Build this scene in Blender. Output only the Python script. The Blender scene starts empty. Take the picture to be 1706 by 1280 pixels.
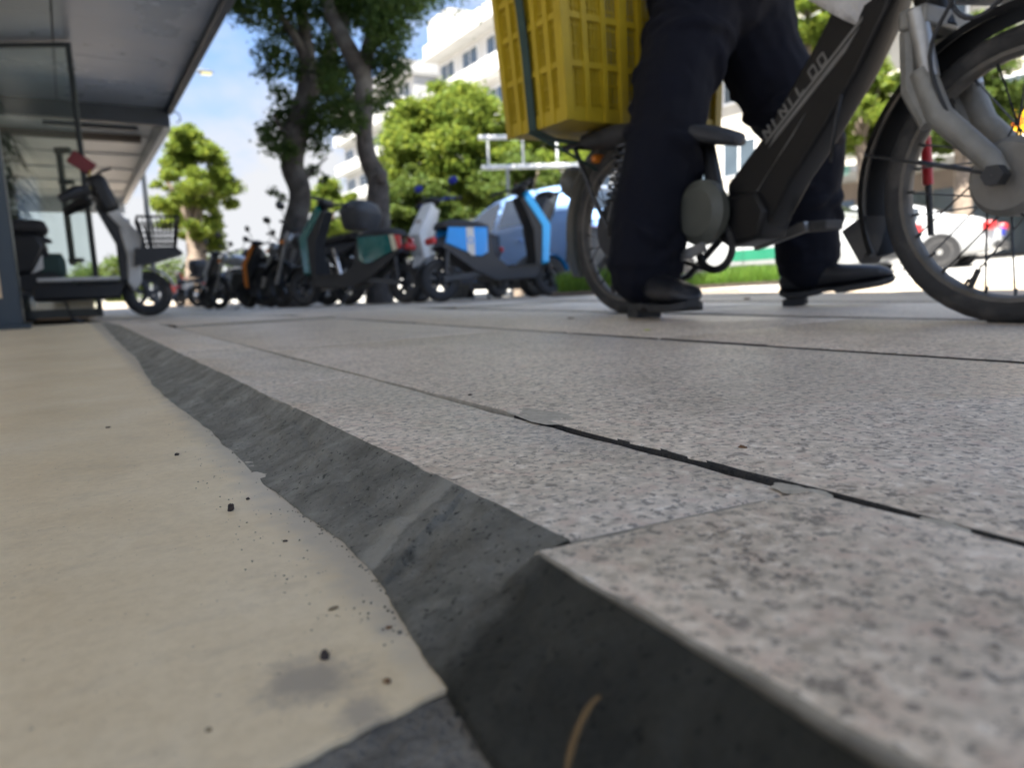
import bpy, math, random
import numpy as np
from mathutils import Vector, Matrix
R = math.radians
sc = bpy.context.scene
COL = sc.collection
random.seed(7); rng = np.random.default_rng(7)

# ------------------------------------------------------------------ camera
FPX, CAMH = 1183.0, 0.10            # focal length in photo pixels, lens height above the paving
_y = np.array([115 - 853, 640 - 501, -FPX]); _y /= np.linalg.norm(_y)      # street direction seen by the lens
_z = np.cross(np.array([1, .040, 0]), _y); _z /= np.linalg.norm(_z)        # plumb line (phone is rolled ~2 degrees)
_x = np.cross(_y, _z)
RM = np.array([_x, _y, _z]); CP = np.array([0, 0, CAMH])
cam = bpy.data.cameras.new('camera'); camo = bpy.data.objects.new('camera', cam); COL.objects.link(camo)
camo.matrix_world = Matrix([[*RM[0], 0], [*RM[1], 0], [*RM[2], CAMH], [0, 0, 0, 1]])
cam.sensor_fit = 'HORIZONTAL'; cam.sensor_width = 36; cam.lens = FPX / 1706 * 36
cam.clip_start = .01; cam.clip_end = 3000
cam.dof.use_dof = True; cam.dof.focus_distance = .47; cam.dof.aperture_fstop = 7.8
sc.camera = camo

# ------------------------------------------------------------------ sky and sun
SUN_EL, SUN_DIR = 60, (-.90, -.44)
w = bpy.data.worlds.new('World'); sc.world = w; w.use_nodes = True
nt = w.node_tree; N = nt.nodes; L = nt.links
bg = N['Background']; bg.inputs['Strength'].default_value = .069
sky = N.new('ShaderNodeTexSky'); sky.sky_type = 'NISHITA'; sky.sun_disc = False
sky.sun_elevation = R(SUN_EL); sky.sun_rotation = math.atan2(SUN_DIR[0], SUN_DIR[1])
sky.air_density = 1.0; sky.dust_density = .4; sky.ozone_density = 1.5
tc = N.new('ShaderNodeTexCoord')
ms = N.new('ShaderNodeMapping'); ms.inputs['Scale'].default_value = (1, 1, .65); ms.inputs['Location'].default_value = (0, 0, .38)   # clear-air sky without the bright haze belt
nv_ = N.new('ShaderNodeVectorMath'); nv_.operation = 'NORMALIZE'
L.new(tc.outputs['Generated'], ms.inputs['Vector']); L.new(ms.outputs['Vector'], nv_.inputs[0]); L.new(nv_.outputs['Vector'], sky.inputs['Vector'])
mp = N.new('ShaderNodeMapping'); mp.inputs['Scale'].default_value = (1, 1, 1.7); mp.inputs['Location'].default_value = (.9, 2.2, .8)
L.new(tc.outputs['Generated'], mp.inputs['Vector'])
nz = N.new('ShaderNodeTexNoise'); nz.inputs['Scale'].default_value = 2.3; nz.inputs['Detail'].default_value = 7; nz.inputs['Roughness'].default_value = .52
L.new(mp.outputs['Vector'], nz.inputs['Vector'])
rp = N.new('ShaderNodeValToRGB'); rp.color_ramp.elements[0].position = .50; rp.color_ramp.elements[1].position = .63
sx = N.new('ShaderNodeSeparateXYZ'); L.new(tc.outputs['Generated'], sx.inputs[0])
el = N.new('ShaderNodeMapRange'); el.inputs['From Min'].default_value = 0; el.inputs['From Max'].default_value = .42; el.inputs['To Min'].default_value = .15; el.inputs['To Max'].default_value = 0
L.new(sx.outputs['Z'], el.inputs['Value'])
ad = N.new('ShaderNodeMath'); L.new(nz.outputs['Fac'], ad.inputs[0]); L.new(el.outputs[0], ad.inputs[1])      # cumulus gets denser towards the horizon
L.new(ad.outputs[0], rp.inputs['Fac'])
mx = N.new('ShaderNodeMix'); mx.data_type = 'RGBA'
L.new(rp.outputs['Color'], mx.inputs['Factor']); L.new(sky.outputs['Color'], mx.inputs['A']); mx.inputs['B'].default_value = (2.35, 2.4, 2.5, 1)
L.new(mx.outputs['Result'], bg.inputs['Color'])
sun = bpy.data.lights.new('sun', 'SUN'); sun.energy = 5.0; sun.angle = R(.53); sun.color = (1, .95, .87)
so = bpy.data.objects.new('sun', sun); COL.objects.link(so)
_h = math.hypot(*SUN_DIR)
_sd = Vector((SUN_DIR[0] / _h * math.cos(R(SUN_EL)), SUN_DIR[1] / _h * math.cos(R(SUN_EL)), math.sin(R(SUN_EL))))
so.rotation_euler = _sd.to_track_quat('Z', 'Y').to_euler()
sc.view_settings.view_transform = 'Standard'; sc.view_settings.look = 'None'
sc.view_settings.exposure = 2.45; sc.view_settings.gamma = 1; sc.view_settings.use_curve_mapping = False
sc.cycles.use_denoising = True
sc.cycles.max_bounces = 8; sc.cycles.transparent_max_bounces = 16
sc.cycles.sample_clamp_indirect = 8

# ------------------------------------------------------------------ helpers
def ray(px, py): return RM @ np.array([(px - 853) / FPX, (640 - py) / FPX, -1.])
def at(px, py, d): return Vector(CP + d * ray(px, py))
def ground_at(px, py, z=0.0):
    r = ray(px, py); return Vector(CP + (z - CAMH) / r[2] * r)
def at_x(px, py, X):
    r = ray(px, py); return Vector(CP + X / r[0] * r)
def ter(x, y):                                     # the street falls gently away along y and the road rises across x
    return -.016 * min(max(y - 3.0, 0), 12) + .030 * min(max(x - 7.5, 0), 18)
KERB_X = 4.95
def road(x, y): return ter(x, y) - (.11 if x > KERB_X else 0)

class MB:
    def __init__(s): s.v = []; s.f = []
    def add(s, vs, fs):
        o = len(s.v); s.v += [tuple(p) for p in vs]; s.f += [tuple(i + o for i in f) for f in fs]; return s
    def box(s, c, d, rot=None, taper=1.0):
        hx, hy, hz = d[0] / 2, d[1] / 2, d[2] / 2
        vs = [Vector((x * hx * (taper if z < 0 else 1), y * hy * (taper if z < 0 else 1), z * hz)) for z in (-1, 1) for y in (-1, 1) for x in (-1, 1)]
        if rot is not None: vs = [rot @ v for v in vs]
        c = Vector(c)
        return s.add([c + v for v in vs], [(0, 2, 3, 1), (4, 5, 7, 6), (0, 1, 5, 4), (2, 6, 7, 3), (0, 4, 6, 2), (1, 3, 7, 5)])
    def bar(s, a, b, wy, wz, up=(0, 0, 1)):         # rectangular bar from a to b
        a, b = Vector(a), Vector(b); d = (b - a); l = d.length; d.normalize()
        u = Vector(up); sdv = d.cross(u)
        if sdv.length < 1e-4: sdv = d.cross(Vector((1, 0, 0)))
        sdv.normalize(); u = sdv.cross(d)
        m = Matrix((d, sdv, u)).transposed()
        return s.box((a + b) / 2, (l, wy, wz), m)
    def loft(s, rings, cap=True, closed=True):
        n = len(rings[0]); o = len(s.v)
        for r in rings: s.v += [tuple(p) for p in r]
        for i in range(len(rings) - 1):
            for j in range(n if closed else n - 1):
                k = (j + 1) % n
                s.f.append((o + i * n + j, o + i * n + k, o + (i + 1) * n + k, o + (i + 1) * n + j))
        if cap and closed:
            s.f.append(tuple(o + j for j in range(n - 1, -1, -1)))
            s.f.append(tuple(o + (len(rings) - 1) * n + j for j in range(n)))
        return s
    def tube(s, path, rad, seg=8, cap=True, sq=(1, 1)):
        P = [Vector(p) for p in path]
        if not hasattr(rad, '__len__'): rad = [rad] * len(P)
        t0 = (P[1] - P[0]).normalized()
        u = t0.cross(Vector((0, 0, 1)))
        if u.length < 1e-3: u = t0.cross(Vector((1, 0, 0)))
        u.normalize(); rings = []
        for i, p in enumerate(P):
            t = (P[min(i + 1, len(P) - 1)] - P[max(i - 1, 0)]).normalized()
            u = (u - t * u.dot(t)).normalized(); v = t.cross(u)
            rings.append([p + (u * math.cos(a) * sq[0] + v * math.sin(a) * sq[1]) * rad[i] for a in [2 * math.pi * k / seg for k in range(seg)]])
        return s.loft(rings, cap)
    def lathe(s, prof, c=(0, 0, 0), axis='y', seg=32, closed_prof=False):
        c = Vector(c); rings = []
        for k in range(seg):
            a = 2 * math.pi * k / seg; ca, sa = math.cos(a), math.sin(a); ring = []
            for r, h in prof:
                if axis == 'y': ring.append(c + Vector((r * ca, h, r * sa)))
                elif axis == 'z': ring.append(c + Vector((r * ca, r * sa, h)))
                else: ring.append(c + Vector((h, r * ca, r * sa)))
            rings.append(ring)
        rings.append(rings[0]); o = len(s.v); n = len(prof)
        for r in rings[:-1]: s.v += [tuple(p) for p in r]
        for i in range(seg):
            i2 = (i + 1) % seg
            for j in range(n if closed_prof else n - 1):
                k = (j + 1) % n
                s.f.append((o + i * n + j, o + i * n + k, o + i2 * n + k, o + i2 * n + j))
        return s
    def prism(s, prof, y0, y1, inset=0.0):           # side profile (x,z) extruded across y
        n = len(prof)
        cx = sum(p[0] for p in prof) / n; cz = sum(p[1] for p in prof) / n
        def ins(k): return [(cx + (x - cx) * k, cz + (z - cz) * k) for x, z in prof]
        if inset:
            q = ins(1 - inset); e = (y1 - y0) * .18
            rings = [[(x, y0, z) for x, z in q], [(x, y0 + e, z) for x, z in prof], [(x, y1 - e, z) for x, z in prof], [(x, y1, z) for x, z in q]]
        else: rings = [[(x, y0, z) for x, z in prof], [(x, y1, z) for x, z in prof]]
        return s.loft(rings)
    def ball(s, c, r, seg=12, rings=8):
        if not hasattr(r, '__len__'): r = (r, r, r)
        R_ = []
        for i in range(rings + 1):
            t = math.pi * (i + .0001) / (rings + .0002)
            R_.append([(c[0] + r[0] * math.sin(t) * math.cos(2 * math.pi * k / seg), c[1] + r[1] * math.sin(t) * math.sin(2 * math.pi * k / seg), c[2] + r[2] * math.cos(t)) for k in range(seg)])
        return s.loft(R_)
    def xf(s, m): s.v = [tuple(m @ Vector(p)) for p in s.v]; return s
    def build(s, name, mat, parent=None, smooth=True, ang=35, bevel=0, loc=None):
        me = bpy.data.meshes.new(name); me.from_pydata(s.v, [], s.f); me.validate()
        me.materials.append(mat)
        import bmesh
        bm = bmesh.new(); bm.from_mesh(me); bmesh.ops.recalc_face_normals(bm, faces=bm.faces); bm.to_mesh(me); bm.free()
        if smooth:
            me.polygons.foreach_set('use_smooth', [True] * len(me.polygons)); me.set_sharp_from_angle(angle=R(ang))
        o = bpy.data.objects.new(name, me); COL.objects.link(o)
        if parent: o.parent = parent
        if loc: o.location = loc
        if bevel:
            b = o.modifiers.new('bevel', 'BEVEL'); b.width = bevel; b.segments = 2; b.limit_method = 'ANGLE'; b.angle_limit = R(40)
        return o
def tag(o, label, cat, group=None, kind=None):
    o['label'] = label; o['category'] = cat
    if group: o['group'] = group
    if kind: o['kind'] = kind
    return o
def struct(o): o['kind'] = 'structure'; return o
def thing(name, label, cat, loc=(0, 0, 0), rz=0, group=None):
    o = bpy.data.objects.new(name, None); o.empty_display_size = .1; COL.objects.link(o)
    o.location = loc; o.rotation_euler = (0, 0, rz)
    return tag(o, label, cat, group)
def copy_tree(o, parent=None):
    c = o.copy(); COL.objects.link(c)
    c.parent = parent
    for ch in list(o.children): copy_tree(ch, c)
    return c

# value noise for displaced meshes
_tab = rng.random((256, 256))
def vnoise(x, y):
    x = np.asarray(x, float); y = np.asarray(y, float)
    xi = np.floor(x).astype(int); yi = np.floor(y).astype(int); fx = x - xi; fy = y - yi
    fx = fx * fx * (3 - 2 * fx); fy = fy * fy * (3 - 2 * fy)
    g = lambda a, b: _tab[a % 256, b % 256]
    return (g(xi, yi) * (1 - fx) + g(xi + 1, yi) * fx) * (1 - fy) + (g(xi, yi + 1) * (1 - fx) + g(xi + 1, yi + 1) * fx) * fy - .5
def fbm(x, y, o=4):
    s = 0; a = 1
    for k in range(o): s = s + a * vnoise(x * 2 ** k + 17 * k, y * 2 ** k + 31 * k); a *= .5
    return s

# ------------------------------------------------------------------ materials
def mat(name, col, rough=.5, metal=0, var=.18, scale=14, bump=0, bscale=60, coat=0, spec=.5, emit=0, dirt=None, space='Object', trans=0):
    m = bpy.data.materials.new(name); m.use_nodes = True; t = m.node_tree; n = t.nodes; l = t.links
    p = n['Principled BSDF']
    tc = n.new('ShaderNodeTexCoord'); src = tc.outputs['Object']
    if space == 'World':
        g = n.new('ShaderNodeNewGeometry'); src = g.outputs['Position']
    nz = n.new('ShaderNodeTexNoise'); nz.inputs['Scale'].default_value = scale; nz.inputs['Detail'].default_value = 6; nz.inputs['Roughness'].default_value = .6
    l.new(src, nz.inputs['Vector'])
    mr = n.new('ShaderNodeMapRange'); mr.inputs['From Min'].default_value = .25; mr.inputs['From Max'].default_value = .75
    mr.inputs['To Min'].default_value = 1 - var; mr.inputs['To Max'].default_value = 1 + var
    l.new(nz.outputs['Fac'], mr.inputs['Value'])
    hs = n.new('ShaderNodeHueSaturation'); hs.inputs['Color'].default_value = (*col, 1)
    l.new(mr.outputs['Result'], hs.inputs['Value'])
    out = hs.outputs['Color']
    if dirt:
        n2 = n.new('ShaderNodeTexNoise'); n2.inputs['Scale'].default_value = scale * .35; n2.inputs['Detail'].default_value = 8
        l.new(src, n2.inputs['Vector'])
        r2 = n.new('ShaderNodeValToRGB'); r2.color_ramp.elements[0].position = .5; r2.color_ramp.elements[1].position = .72
        l.new(n2.outputs['Fac'], r2.inputs['Fac'])
        mm = n.new('ShaderNodeMix'); mm.data_type = 'RGBA'; l.new(r2.outputs['Color'], mm.inputs['Factor']); l.new(out, mm.inputs['A']); mm.inputs['B'].default_value = (*dirt, 1)
        out = mm.outputs['Result']
    l.new(out, p.inputs['Base Color'])
    p.inputs['Metallic'].default_value = metal; p.inputs['Specular IOR Level'].default_value = spec
    p.inputs['Coat Weight'].default_value = coat; p.inputs['Coat Roughness'].default_value = .08
    rr = n.new('ShaderNodeMapRange'); rr.inputs['From Min'].default_value = .2; rr.inputs['From Max'].default_value = .8
    rr.inputs['To Min'].default_value = max(rough - .1, .03); rr.inputs['To Max'].default_value = min(rough + .12, 1)
    l.new(nz.outputs['Fac'], rr.inputs['Value']); l.new(rr.outputs['Result'], p.inputs['Roughness'])
    if trans: p.inputs['Transmission Weight'].default_value = trans
    if bump:
        bn = n.new('ShaderNodeTexNoise'); bn.inputs['Scale'].default_value = bscale; bn.inputs['Detail'].default_value = 5
        l.new(src, bn.inputs['Vector'])
        b = n.new('ShaderNodeBump'); b.inputs['Strength'].default_value = bump; b.inputs['Distance'].default_value = .02
        l.new(bn.outputs['Fac'], b.inputs['Height']); l.new(b.outputs['Normal'], p.inputs['Normal'])
    if emit:
        p.inputs['Emission Color'].default_value = (*col, 1); p.inputs['Emission Strength'].default_value = emit
    return m

def granite(name, tint=(1, 1, 1), warm=.0):
    m = bpy.data.materials.new(name); m.use_nodes = True; t = m.node_tree; n = t.nodes; l = t.links
    p = n['Principled BSDF']; g = n.new('ShaderNodeNewGeometry'); pos = g.outputs['Position']
    def noise(scale, det=3, ro=.55, off=0):
        mp = n.new('ShaderNodeMapping'); mp.inputs['Location'].default_value = (off, off * 1.7, off * .3); l.new(pos, mp.inputs['Vector'])
        z = n.new('ShaderNodeTexNoise'); z.inputs['Scale'].default_value = scale; z.inputs['Detail'].default_value = det; z.inputs['Roughness'].default_value = ro
        l.new(mp.outputs['Vector'], z.inputs['Vector']); return z.outputs['Fac']
    def ramp(f, stops):
        r = n.new('ShaderNodeValToRGB'); e = r.color_ramp.elements
        while len(e) < len(stops): e.new(.5)
        for q, (pp, c) in zip(e, stops): q.position = pp; q.color = (*c, 1)
        l.new(f, r.inputs['Fac']); return r.outputs['Color']
    def mix(f, a, b, mode='MIX', fac=None):
        x = n.new('ShaderNodeMix'); x.data_type = 'RGBA'; x.blend_type = mode
        if fac is not None: x.inputs['Factor'].default_value = fac
        else: l.new(f, x.inputs['Factor'])
        for s, v in (('A', a), ('B', b)):
            if isinstance(v, tuple): x.inputs[s].default_value = (*v, 1)
            else: l.new(v, x.inputs[s])
        return x.outputs['Result']
    T = lambda c: tuple(a * b for a, b in zip(c, tint))
    base = ramp(noise(150, 4), [(.34, T((.50, .44, .37))), (.46, T((.70, .64, .56))), (.56, T((.78, .695, .60))), (.66, T((.92, .865, .785)))])
    pink = ramp(noise(70, 3, .5, 3.1), [(.52, (0, 0, 0)), (.68, (.75, .75, .75))])
    c = mix(pink, base, T((.70, .57, .49)))
    dark = ramp(noise(175, 5, .68, 7.7), [(.55, (0, 0, 0)), (.60, (.85, .85, .85))])
    c = mix(dark, c, T((.25, .228, .205)))
    fleck = ramp(noise(300, 3, .6, 5.3), [(.62, (0, 0, 0)), (.70, (1, 1, 1))])
    c = mix(fleck, c, T((.12, .108, .095)))
    big = ramp(noise(2.6, 6, .6, 1.3), [(.32, (.86, .85, .83)), (.62, (1.03, 1.02, 1.0))])
    c = mix(None, c, big, 'MULTIPLY', 1)
    mid = ramp(noise(13, 6, .65, 9.3), [(.34, (.84, .83, .80)), (.55, (1.0, 1.0, 1.0))])
    c = mix(None, c, mid, 'MULTIPLY', .75)
    oi = n.new('ShaderNodeObjectInfo')
    hv = n.new('ShaderNodeHueSaturation'); l.new(c, hv.inputs['Color'])
    mr = n.new('ShaderNodeMapRange'); mr.inputs['To Min'].default_value = .9; mr.inputs['To Max'].default_value = 1.06
    l.new(oi.outputs['Random'], mr.inputs['Value']); l.new(mr.outputs['Result'], hv.inputs['Value'])
    l.new(hv.outputs['Color'], p.inputs['Base Color'])
    p.inputs['Roughness'].default_value = .46; p.inputs['Specular IOR Level'].default_value = .5
    bn = noise(380, 5, .65, 2.0)
    b = n.new('ShaderNodeBump'); b.inputs['Strength'].default_value = .35; b.inputs['Distance'].default_value = .0012
    l.new(bn, b.inputs['Height']); l.new(b.outputs['Normal'], p.inputs['Normal'])
    return m

M = {}
M['granite'] = granite('granite', (1.03, .985, .925))
M['granite_tan'] = granite('granite_tan', (.66, .60, .52))
M['joint'] = mat('joint_sand', (.045, .042, .038), .95, var=.4, scale=120, bump=.6, bscale=400, space='World')
M['black_plastic'] = mat('black_plastic', (.010, .0105, .012), .45, var=.3, scale=8)
M['charcoal'] = mat('charcoal_plastic', (.026, .027, .031), .5, var=.2, scale=8)
M['hazy_black'] = mat('hazy_black_plastic', (.040, .043, .050), .5, var=.3, scale=8)  # black lifted to bluish grey, painting haze over the parked row
M['rubber'] = mat('rubber', (.026, .026, .027), .75, var=.35, scale=25, dirt=(.07, .065, .058))
M['tread_rubber'] = mat('dusty_rubber', (.032, .031, .030), .8, var=.4, scale=40, dirt=(.10, .09, .078), bump=.25, bscale=180)
M['dark_metal'] = mat('dark_metal', (.06, .062, .066), .4, .8, var=.25)
M['black_paint'] = mat('black_paint', (.0045, .0045, .005), .42, 0, var=.3, coat=.05, scale=6, dirt=(.008, .0076, .007), spec=.3)
M['silver'] = mat('silver_alloy', (.45, .45, .44), .42, .75, var=.25, scale=18, dirt=(.24, .22, .19))
M['cast'] = mat('cast_alloy', (.24, .235, .215), .55, .35, var=.25, scale=18, dirt=(.20, .18, .155), bump=.15, bscale=120)
M['chrome'] = mat('chrome', (.7, .7, .7), .16, 1, var=.1)
M['rim'] = mat('dull_rim', (.15, .14, .125), .5, .5, var=.3, scale=30, dirt=(.10, .085, .065))
M['seat'] = mat('seat_vinyl', (.022, .022, .024), .6, var=.25, bump=.15, bscale=200)
M['white_paint'] = mat('white_paint', (.74, .75, .74), .3, coat=.5, var=.06, scale=3)
M['white_plastic'] = mat('white_plastic', (.62, .61, .58), .4, var=.12, scale=9, dirt=(.36, .34, .30))
M['blue'] = mat('bright_blue_plastic', (.015, .30, .80), .35, var=.08, coat=.35, scale=5)
M['lightblue_strip'] = mat('light_blue_plastic', (.03, .42, .88), .3, var=.06, coat=.4, scale=5)
M['deep_blue'] = mat('deep_blue', (.02, .035, .35), .35, var=.1)
M['green'] = mat('teal_green_paint', (.008, .12, .105), .25, var=.12, coat=.7, scale=4)
M['cream'] = mat('cream_paint', (.68, .62, .42), .4, var=.1)
M['red'] = mat('red_plastic', (.55, .02, .022), .35, var=.12, coat=.3)
M['darkred'] = mat('dark_red', (.17, .02, .025), .4, var=.15)
M['orange'] = mat('orange_lens', (.75, .22, .02), .3, var=.15)
M['car_blue'] = mat('sky_blue_car_paint', (.30, .50, .88), .22, .0, var=.05, coat=1, scale=2)
M['car_white'] = mat('white_car_paint', (.37, .38, .385), .22, var=.04, coat=1, scale=2)
M['car_silver'] = mat('silver_car_paint', (.42, .45, .50), .25, .3, var=.05, coat=1, scale=2)
M['taxi_green'] = mat('taxi_green', (.02, .15, .085), .3, var=.06, coat=.8, scale=2)
M['car_glass'] = mat('tinted_glass', (.02, .025, .03), .06, var=.1, spec=.9, coat=.6)
M['trim'] = mat('black_trim', (.015, .015, .016), .5, var=.2)
M['navy'] = mat('navy_trousers', (.0045, .0052, .0105), .88, spec=.22, var=.22, scale=9, bump=.25, bscale=500)
M['leather'] = mat('black_leather', (.012, .013, .017), .36, var=.3, scale=20, bump=.12, bscale=160)
M['skin'] = mat('skin', (.42, .25, .17), .5, var=.1)
M['shirt'] = mat('grey_shirt', (.25, .26, .28), .8, var=.12, bump=.1)
M['hair'] = mat('black_hair', (.012, .011, .01), .5, var=.3, scale=60, bump=.4)
M['cloth'] = mat('pale_cloth', (.52, .50, .48), .85, var=.15, scale=20, bump=.4, bscale=60)
M['strap'] = mat('dark_green_strap', (.025, .055, .048), .7, var=.25, scale=40)
M['olive'] = mat('olive_grey_cover', (.075, .078, .064), .5, var=.25, scale=10, dirt=(.13, .12, .10))
M['bark'] = mat('bark', (.070, .060, .053), .9, var=.6, scale=9, bump=1.0, bscale=22, space='World', dirt=(.14, .13, .115))
M['bark_pale'] = mat('bark_pale', (.16, .125, .095), .9, var=.45, scale=7, bump=.9, bscale=14, space='World')
M['post_metal'] = mat('post_dark_metal', (.03, .04, .048), .35, .35, var=.2, scale=4)
M['glint'] = mat('edge_glint', (.55, .40, .25), .35, .4, var=.2)  # gold tone painted for light reflecting off the post's edge
M['glass_dirty'] = None
M['wall_white'] = mat('white_render', (.47, .465, .45), .8, var=.09, scale=.7, dirt=(.38, .37, .35), space='World')
M['wall_cream'] = mat('cream_render', (.46, .425, .36), .85, var=.1, scale=.8, dirt=(.36, .33, .28), space='World')
M['wall_brown'] = mat('brown_tile_wall', (.16, .125, .10), .7, var=.2, scale=2.5, space='World')
M['wall_grey'] = mat('grey_render', (.40, .40, .39), .85, var=.12, scale=.9, space='World')
M['win_dark'] = mat('window_glass', (.05, .065, .075), .12, var=.2, spec=.8, scale=1)
M['win_pale'] = mat('window_curtain', (.35, .37, .37), .35, var=.2, scale=1)
M['frame_white'] = mat('white_frame_paint', (.68, .69, .69), .45, var=.1)
M['lamp_grey'] = mat('lamp_grey', (.25, .26, .27), .4, .5)
M['lamp_lit'] = mat('lamp_led', (1, .88, .45), .4, var=.05, emit=.16)
M['yellow_sign'] = mat('yellow_sign', (.85, .50, .01), .4, var=.06)
M['mint'] = mat('mint_awning', (.20, .52, .42), .6, var=.15)
M['card'] = mat('cardboard', (.36, .23, .13), .85, var=.2)
M['soil'] = mat('soil', (.085, .062, .042), .95, var=.4, scale=30, bump=.6)
M['twig'] = mat('dry_stalk', (.17, .10, .035), .8, var=.3, scale=60)
M['pebble'] = mat('dark_crumb', (.055, .04, .035), .8, var=.5, scale=200, bump=.5, bscale=400)
M['dryleaf'] = mat('brown_leaf_scrap', (.16, .085, .04), .8, var=.4, scale=90)
M['drop'] = mat('dried_drop', (.26, .20, .12), .7, var=.3, scale=120)
M['freshleaf'] = mat('yellow_green_scrap', (.45, .50, .04), .6, var=.2, scale=90)
M['kerb'] = mat('kerb_stone', (.36, .34, .31), .85, var=.2, scale=6, bump=.2, space='World')
M['asphalt'] = mat('road_surface', (.33, .32, .295), .9, var=.18, scale=1.2, dirt=(.38, .365, .335), bump=.2, bscale=90, space='World')
M['roadpaint'] = mat('road_paint', (.75, .75, .72), .7, var=.15, scale=6, space='World')
M['terrain'] = mat('far_ground', (.22, .21, .19), .95, var=.2, scale=.2, space='World')
M['dark_wall'] = mat('shop_inside_wall', (.45, .40, .33), .9, var=.15, scale=1.2, space='World')
M['basket'] = mat('wire_black', (.014, .014, .016), .4, .3)
M['yel'] = mat('yellow_crate_plastic', (.43, .31, .014), .45, var=.16, scale=7, dirt=(.28, .215, .025), trans=0)

def glass_mat(name, tint=(.86, .92, .91)):
    m = bpy.data.materials.new(name); m.use_nodes = True; t = m.node_tree; n = t.nodes; l = t.links
    n.remove(n['Principled BSDF']); o = n['Material Output']
    tr = n.new('ShaderNodeBsdfTransparent'); tr.inputs['Color'].default_value = (*tint, 1)
    gl = n.new('ShaderNodeBsdfGlossy'); gl.inputs['Roughness'].default_value = .05
    df = n.new('ShaderNodeBsdfDiffuse'); df.inputs['Color'].default_value = (.35, .40, .40, 1)
    fr = n.new('ShaderNodeFresnel'); fr.inputs['IOR'].default_value = 1.5
    nz = n.new('ShaderNodeTexNoise'); nz.inputs['Scale'].default_value = 6; nz.inputs['Detail'].default_value = 6
    mr = n.new('ShaderNodeMapRange'); mr.inputs['To Min'].default_value = .0; mr.inputs['To Max'].default_value = .16
    l.new(nz.outputs['Fac'], mr.inputs['Value'])
    m1 = n.new('ShaderNodeMixShader'); l.new(mr.outputs['Result'], m1.inputs['Fac']); l.new(tr.outputs[0], m1.inputs[1]); l.new(df.outputs[0], m1.inputs[2])
    m2 = n.new('ShaderNodeMixShader'); l.new(fr.outputs[0], m2.inputs['Fac']); l.new(m1.outputs[0], m2.inputs[1]); l.new(gl.outputs[0], m2.inputs[2])
    l.new(m2.outputs[0], o.inputs['Surface']); return m
M['glass'] = glass_mat('dusty_glass')

def leaf_mat(name, c0, c1, tr=.45):
    m = bpy.data.materials.new(name); m.use_nodes = True; t = m.node_tree; n = t.nodes; l = t.links
    n.remove(n['Principled BSDF']); o = n['Material Output']
    g = n.new('ShaderNodeNewGeometry'); nz = n.new('ShaderNodeTexNoise'); nz.inputs['Scale'].default_value = 1.6; nz.inputs['Detail'].default_value = 4
    l.new(g.outputs['Position'], nz.inputs['Vector'])
    ad = n.new('ShaderNodeMath'); ad.operation = 'MULTIPLY_ADD'; ad.inputs[1].default_value = .55; l.new(g.outputs['Random Per Island'], ad.inputs[0])
    sb = n.new('ShaderNodeMath'); sb.operation = 'SUBTRACT'; sb.inputs[1].default_value = .27; l.new(nz.outputs['Fac'], sb.inputs[0]); l.new(sb.outputs[0], ad.inputs[2])
    mx = n.new('ShaderNodeMix'); mx.data_type = 'RGBA'; mx.inputs['A'].default_value = (*c0, 1); mx.inputs['B'].default_value = (*c1, 1); l.new(ad.outputs[0], mx.inputs['Factor'])
    d = n.new('ShaderNodeBsdfPrincipled'); d.inputs['Roughness'].default_value = .45; d.inputs['Specular IOR Level'].default_value = .12; l.new(mx.outputs['Result'], d.inputs['Base Color'])
    tl = n.new('ShaderNodeBsdfTranslucent')
    hs = n.new('ShaderNodeHueSaturation'); hs.inputs['Hue'].default_value = .47; hs.inputs['Value'].default_value = 1.5; l.new(mx.outputs['Result'], hs.inputs['Color']); l.new(hs.outputs['Color'], tl.inputs['Color'])
    ms = n.new('ShaderNodeMixShader'); ms.inputs['Fac'].default_value = tr; l.new(d.outputs[0], ms.inputs[1]); l.new(tl.outputs[0], ms.inputs[2])
    l.new(ms.outputs[0], o.inputs['Surface']); return m
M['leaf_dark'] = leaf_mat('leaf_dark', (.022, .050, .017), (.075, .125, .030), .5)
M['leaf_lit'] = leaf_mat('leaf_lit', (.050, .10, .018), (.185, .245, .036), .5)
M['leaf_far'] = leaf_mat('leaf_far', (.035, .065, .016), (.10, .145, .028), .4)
M['grass'] = leaf_mat('grass_blades', (.045, .11, .016), (.12, .21, .03), .4)
M['plant'] = leaf_mat('shop_plant_leaf', (.03, .055, .03), (.06, .10, .05), .3)

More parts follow.
